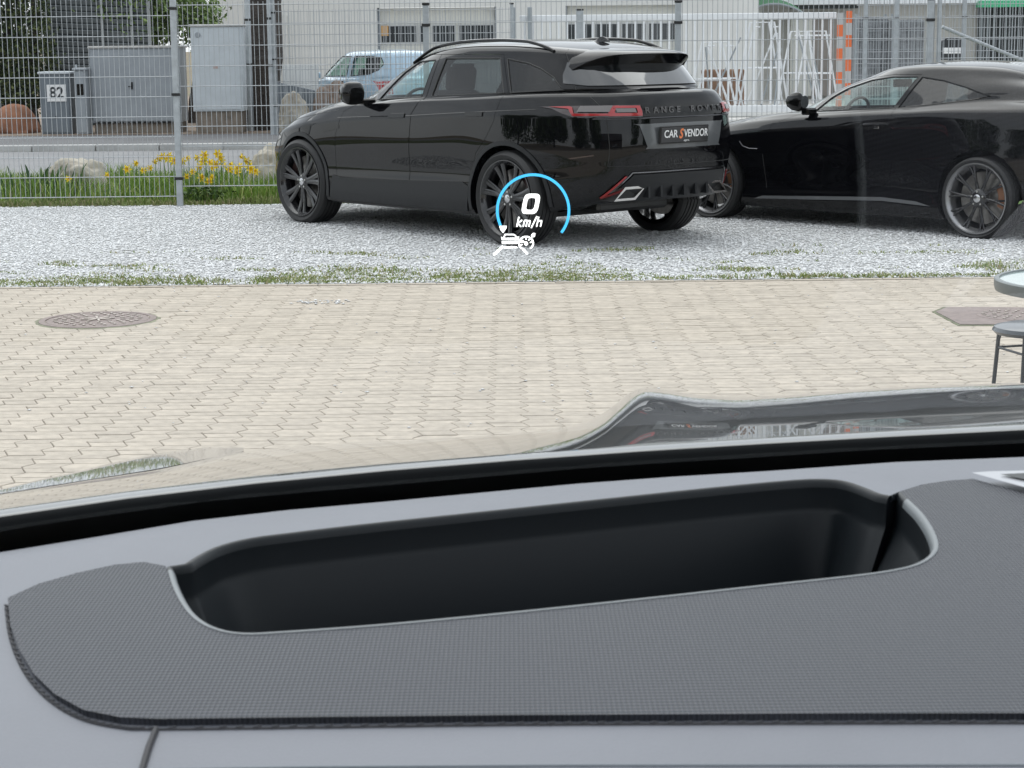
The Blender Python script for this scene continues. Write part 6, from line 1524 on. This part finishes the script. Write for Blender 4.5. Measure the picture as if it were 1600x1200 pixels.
# front wing far side so the bonnet is not an open sheet
# cowl below the glass: black plastic with wiper
cw_m = mat('cowl_plastic', (.010, .012, .014), .35, spec=.4, var=.3, vscale=14, bump=.2, bscale=30, bdist=.002)
vs = []; cx_ = np.linspace(-.86, 1.18, 60); prof = [(-.023, -.018), (-.034, -.026), (-.055, -.030), (-.08, -.024), (-.10, -.02), (-.16, -.03)]
for x in cx_:
    y0 = float(np.interp(x, rx_, ry_))
    for dy, dzv in prof: vs.append((x, y0 + dy, ZB + dzv))
K = len(prof); mk('cowl_panel', vs, [(i * K + k, i * K + k + 1, (i + 1) * K + k + 1, (i + 1) * K + k) for i in range(59) for k in range(K - 1)], cw_m, own, smooth=True)
wpts = [Vector((x, float(np.interp(x, rx_, ry_)) - .052, ZB - .018 + .004 * sin(x * 4))) for x in np.linspace(-.30, .45, 30)]
wa = MB().tube(wpts, .0055, 8).build('wiper_arm', black_plastic, own, smooth=True)
MB().tube([p + Vector((0, .008, -.004)) for p in wpts[3:22]], .004, 6).build('wiper_blade', rubber, wa, smooth=True)
for u in (860, 1050, 1150, 1430):
    p = atz(u, np.interp(u, ru, [v for _, v in REAR]) + 22, ZB - .02); MB().lathe([(.001, .003), (.003, .002), (.004, 0)], 10, c=tuple(p)).build('cowl_clip', galv_dark, own)

# ------------------------------------------------------------------ head-up display on the windscreen
hud_w = mat('hud_white_light', (0, 0, 0), 1, spec=0, emis=(1, 1, 1), estr=1.5); hud_c = mat('hud_blue_light', (0, 0, 0), 1, spec=0, emis=(.06, .40, .74), estr=1.0)
HY_ = 2.7
hud = empty('head_up_display', tuple(aty(832, 330, HY_))); tag(hud, 'glowing head-up display reading 0 km/h with blue arc and car symbol', 'display'); ho = Vector(hud.location)
def hp(u, v): return aty(u, v, HY_) - ho
def hshape(name, polys, m=None, parent=None, depth=.0006):
    b = MB()
    for poly in polys:
        P = [hp(u, v) for u, v in poly]; n = len(P); nn = Vector((0, 1, 0)) * depth
        b.add(P + [p + nn for p in P], [tuple(range(n)), tuple(range(n, 2 * n))[::-1]] + [(i, (i + 1) % n, n + (i + 1) % n, n + i) for i in range(n)])
    return b.build(name, m or hud_w, parent or hud)
def strip(pts, w):   # polyline with width -> list of quads
    out = []
    for a, b in zip(pts[:-1], pts[1:]):
        d = Vector(b) - Vector(a); d.normalize(); nn = Vector((-d.y, d.x)) * w / 2; a2 = Vector(a) - d * w * .12; b2 = Vector(b) + d * w * .12
        out.append([tuple(a2 + nn), tuple(b2 + nn), tuple(b2 - nn), tuple(a2 - nn)])
    return out
def ringpoly(cx, cy, rx, ry, w, a0, a1, n=48):
    out = []
    for i in range(n):
        q = []
        for a, s_ in ((a0 + (a1 - a0) * i / n, 1), (a0 + (a1 - a0) * (i + 1) / n, 1), (a0 + (a1 - a0) * (i + 1) / n, -1), (a0 + (a1 - a0) * i / n, -1)):
            q.append((cx + (rx + s_ * w / 2) * cos(a), cy - (ry + s_ * w / 2) * sin(a)))
        out.append(q)
    return out
def skin_ring(name, cx, cy, rx, ry, w, a0, a1, n=64, m=None, shear=0, sup=2, parent=None):
    b = MB(); vs = []
    for i in range(n + 1):
        a = a0 + (a1 - a0) * i / n; c_, s_ = cos(a), sin(a); e = 2 / sup; cc = abs(c_) ** e * (1 if c_ >= 0 else -1); sc_ = abs(s_) ** e * (1 if s_ >= 0 else -1)
        for k in (1, -1): yv = (ry + k * w / 2) * sc_; vs.append(hp(cx + (rx + k * w / 2) * cc + shear * yv, cy - yv))
    nn = Vector((0, 1, 0)) * .0006; L = len(vs); vs2 = vs + [v + nn for v in vs]
    f = [(2 * i, 2 * i + 1, 2 * i + 3, 2 * i + 2) for i in range(n)] + [(L + 2 * i, L + 2 * i + 2, L + 2 * i + 3, L + 2 * i + 1) for i in range(n)] + [(2 * i, 2 * i + 2, L + 2 * i + 2, L + 2 * i) for i in range(n)] + [(2 * i + 1, L + 2 * i + 1, L + 2 * i + 3, 2 * i + 3) for i in range(n)]
    return b.add(vs2, f).build(name, m or hud_w, parent or hud, fix=False)
skin_ring('speed_arc', 833, 329, 56, 56, 4.2, radians(-38), radians(205), m=hud_c)
skin_ring('speed_digit', 829.5, 318.5, 9.6, 12.6, 6.2, 0, 2 * pi, shear=.20, sup=4)
# km/h built from strokes
def sh2(pts, cx=831, cy=347): return [(x + (cy - y) * .22, y) for x, y in pts]
polys = []
w = 1.9
for st2 in ([(809, 339), (809, 354)], [(815, 344), (809.5, 349), (815.5, 354)], [(819, 354), (819, 344.5), (823.5, 344.5), (823.5, 354)], [(823.5, 345), (828, 345), (828, 354)], [(832, 356), (837, 338)], [(840, 339), (840, 354)], [(840, 345), (846, 345), (846, 354)]):
    polys += strip(sh2(st2), w)
hshape('unit_text', polys)
hshape('arrow_marker', [[(780, 353), (792, 353), (791, 357), (786, 364), (782, 359)]])
car = strip([(787, 372), (789, 366.5), (803, 366.5), (808, 371)], 1.8) + [[(783, 371.5), (812, 370.5), (810.5, 374), (809, 384), (784, 384), (783.5, 376)]] + [[(786, 386), (809, 385.5), (809, 388), (787, 388.5)]]
hshape('car_symbol', car[:3]); hshape('car_symbol_body', [[(783, 370), (788, 371.8), (805, 371.5), (811.5, 369.5), (809.5, 375), (784, 375)], [(784, 377), (809, 376.5), (808.5, 381), (784.5, 381)], [(788, 385.5), (807, 385), (809, 387.5), (787, 388)]])
hshape('lane_mark', strip([(771.5, 398), (786, 385)], 3.6)); hshape('lane_mark', strip([(817, 389), (824, 396.5)], 3.2))
skin_ring('gauge_symbol', 822, 380, 11.2, 10.2, 2.4, radians(-55), radians(235), m=hud_w, n=40)
hshape('gauge_tick_mark', sum([strip([(822 + 9.5 * cos(a), 380 - 8.6 * sin(a)), (822 + 6.2 * cos(a), 380 - 5.6 * sin(a))], 1.8) for a in (0.2, .9, 1.57, 2.9, 3.5)], []))
hshape('gauge_needle', strip([(813.5, 374.5), (822, 380)], 2.2)); skin_ring('gauge_hub', 822, 380.5, 1.6, 1.5, 3.0, 0, 2 * pi, n=20)
hshape('indicator_mark', [[(830, 367), (833, 364), (836.5, 364.5), (835.5, 370), (831, 371)]])
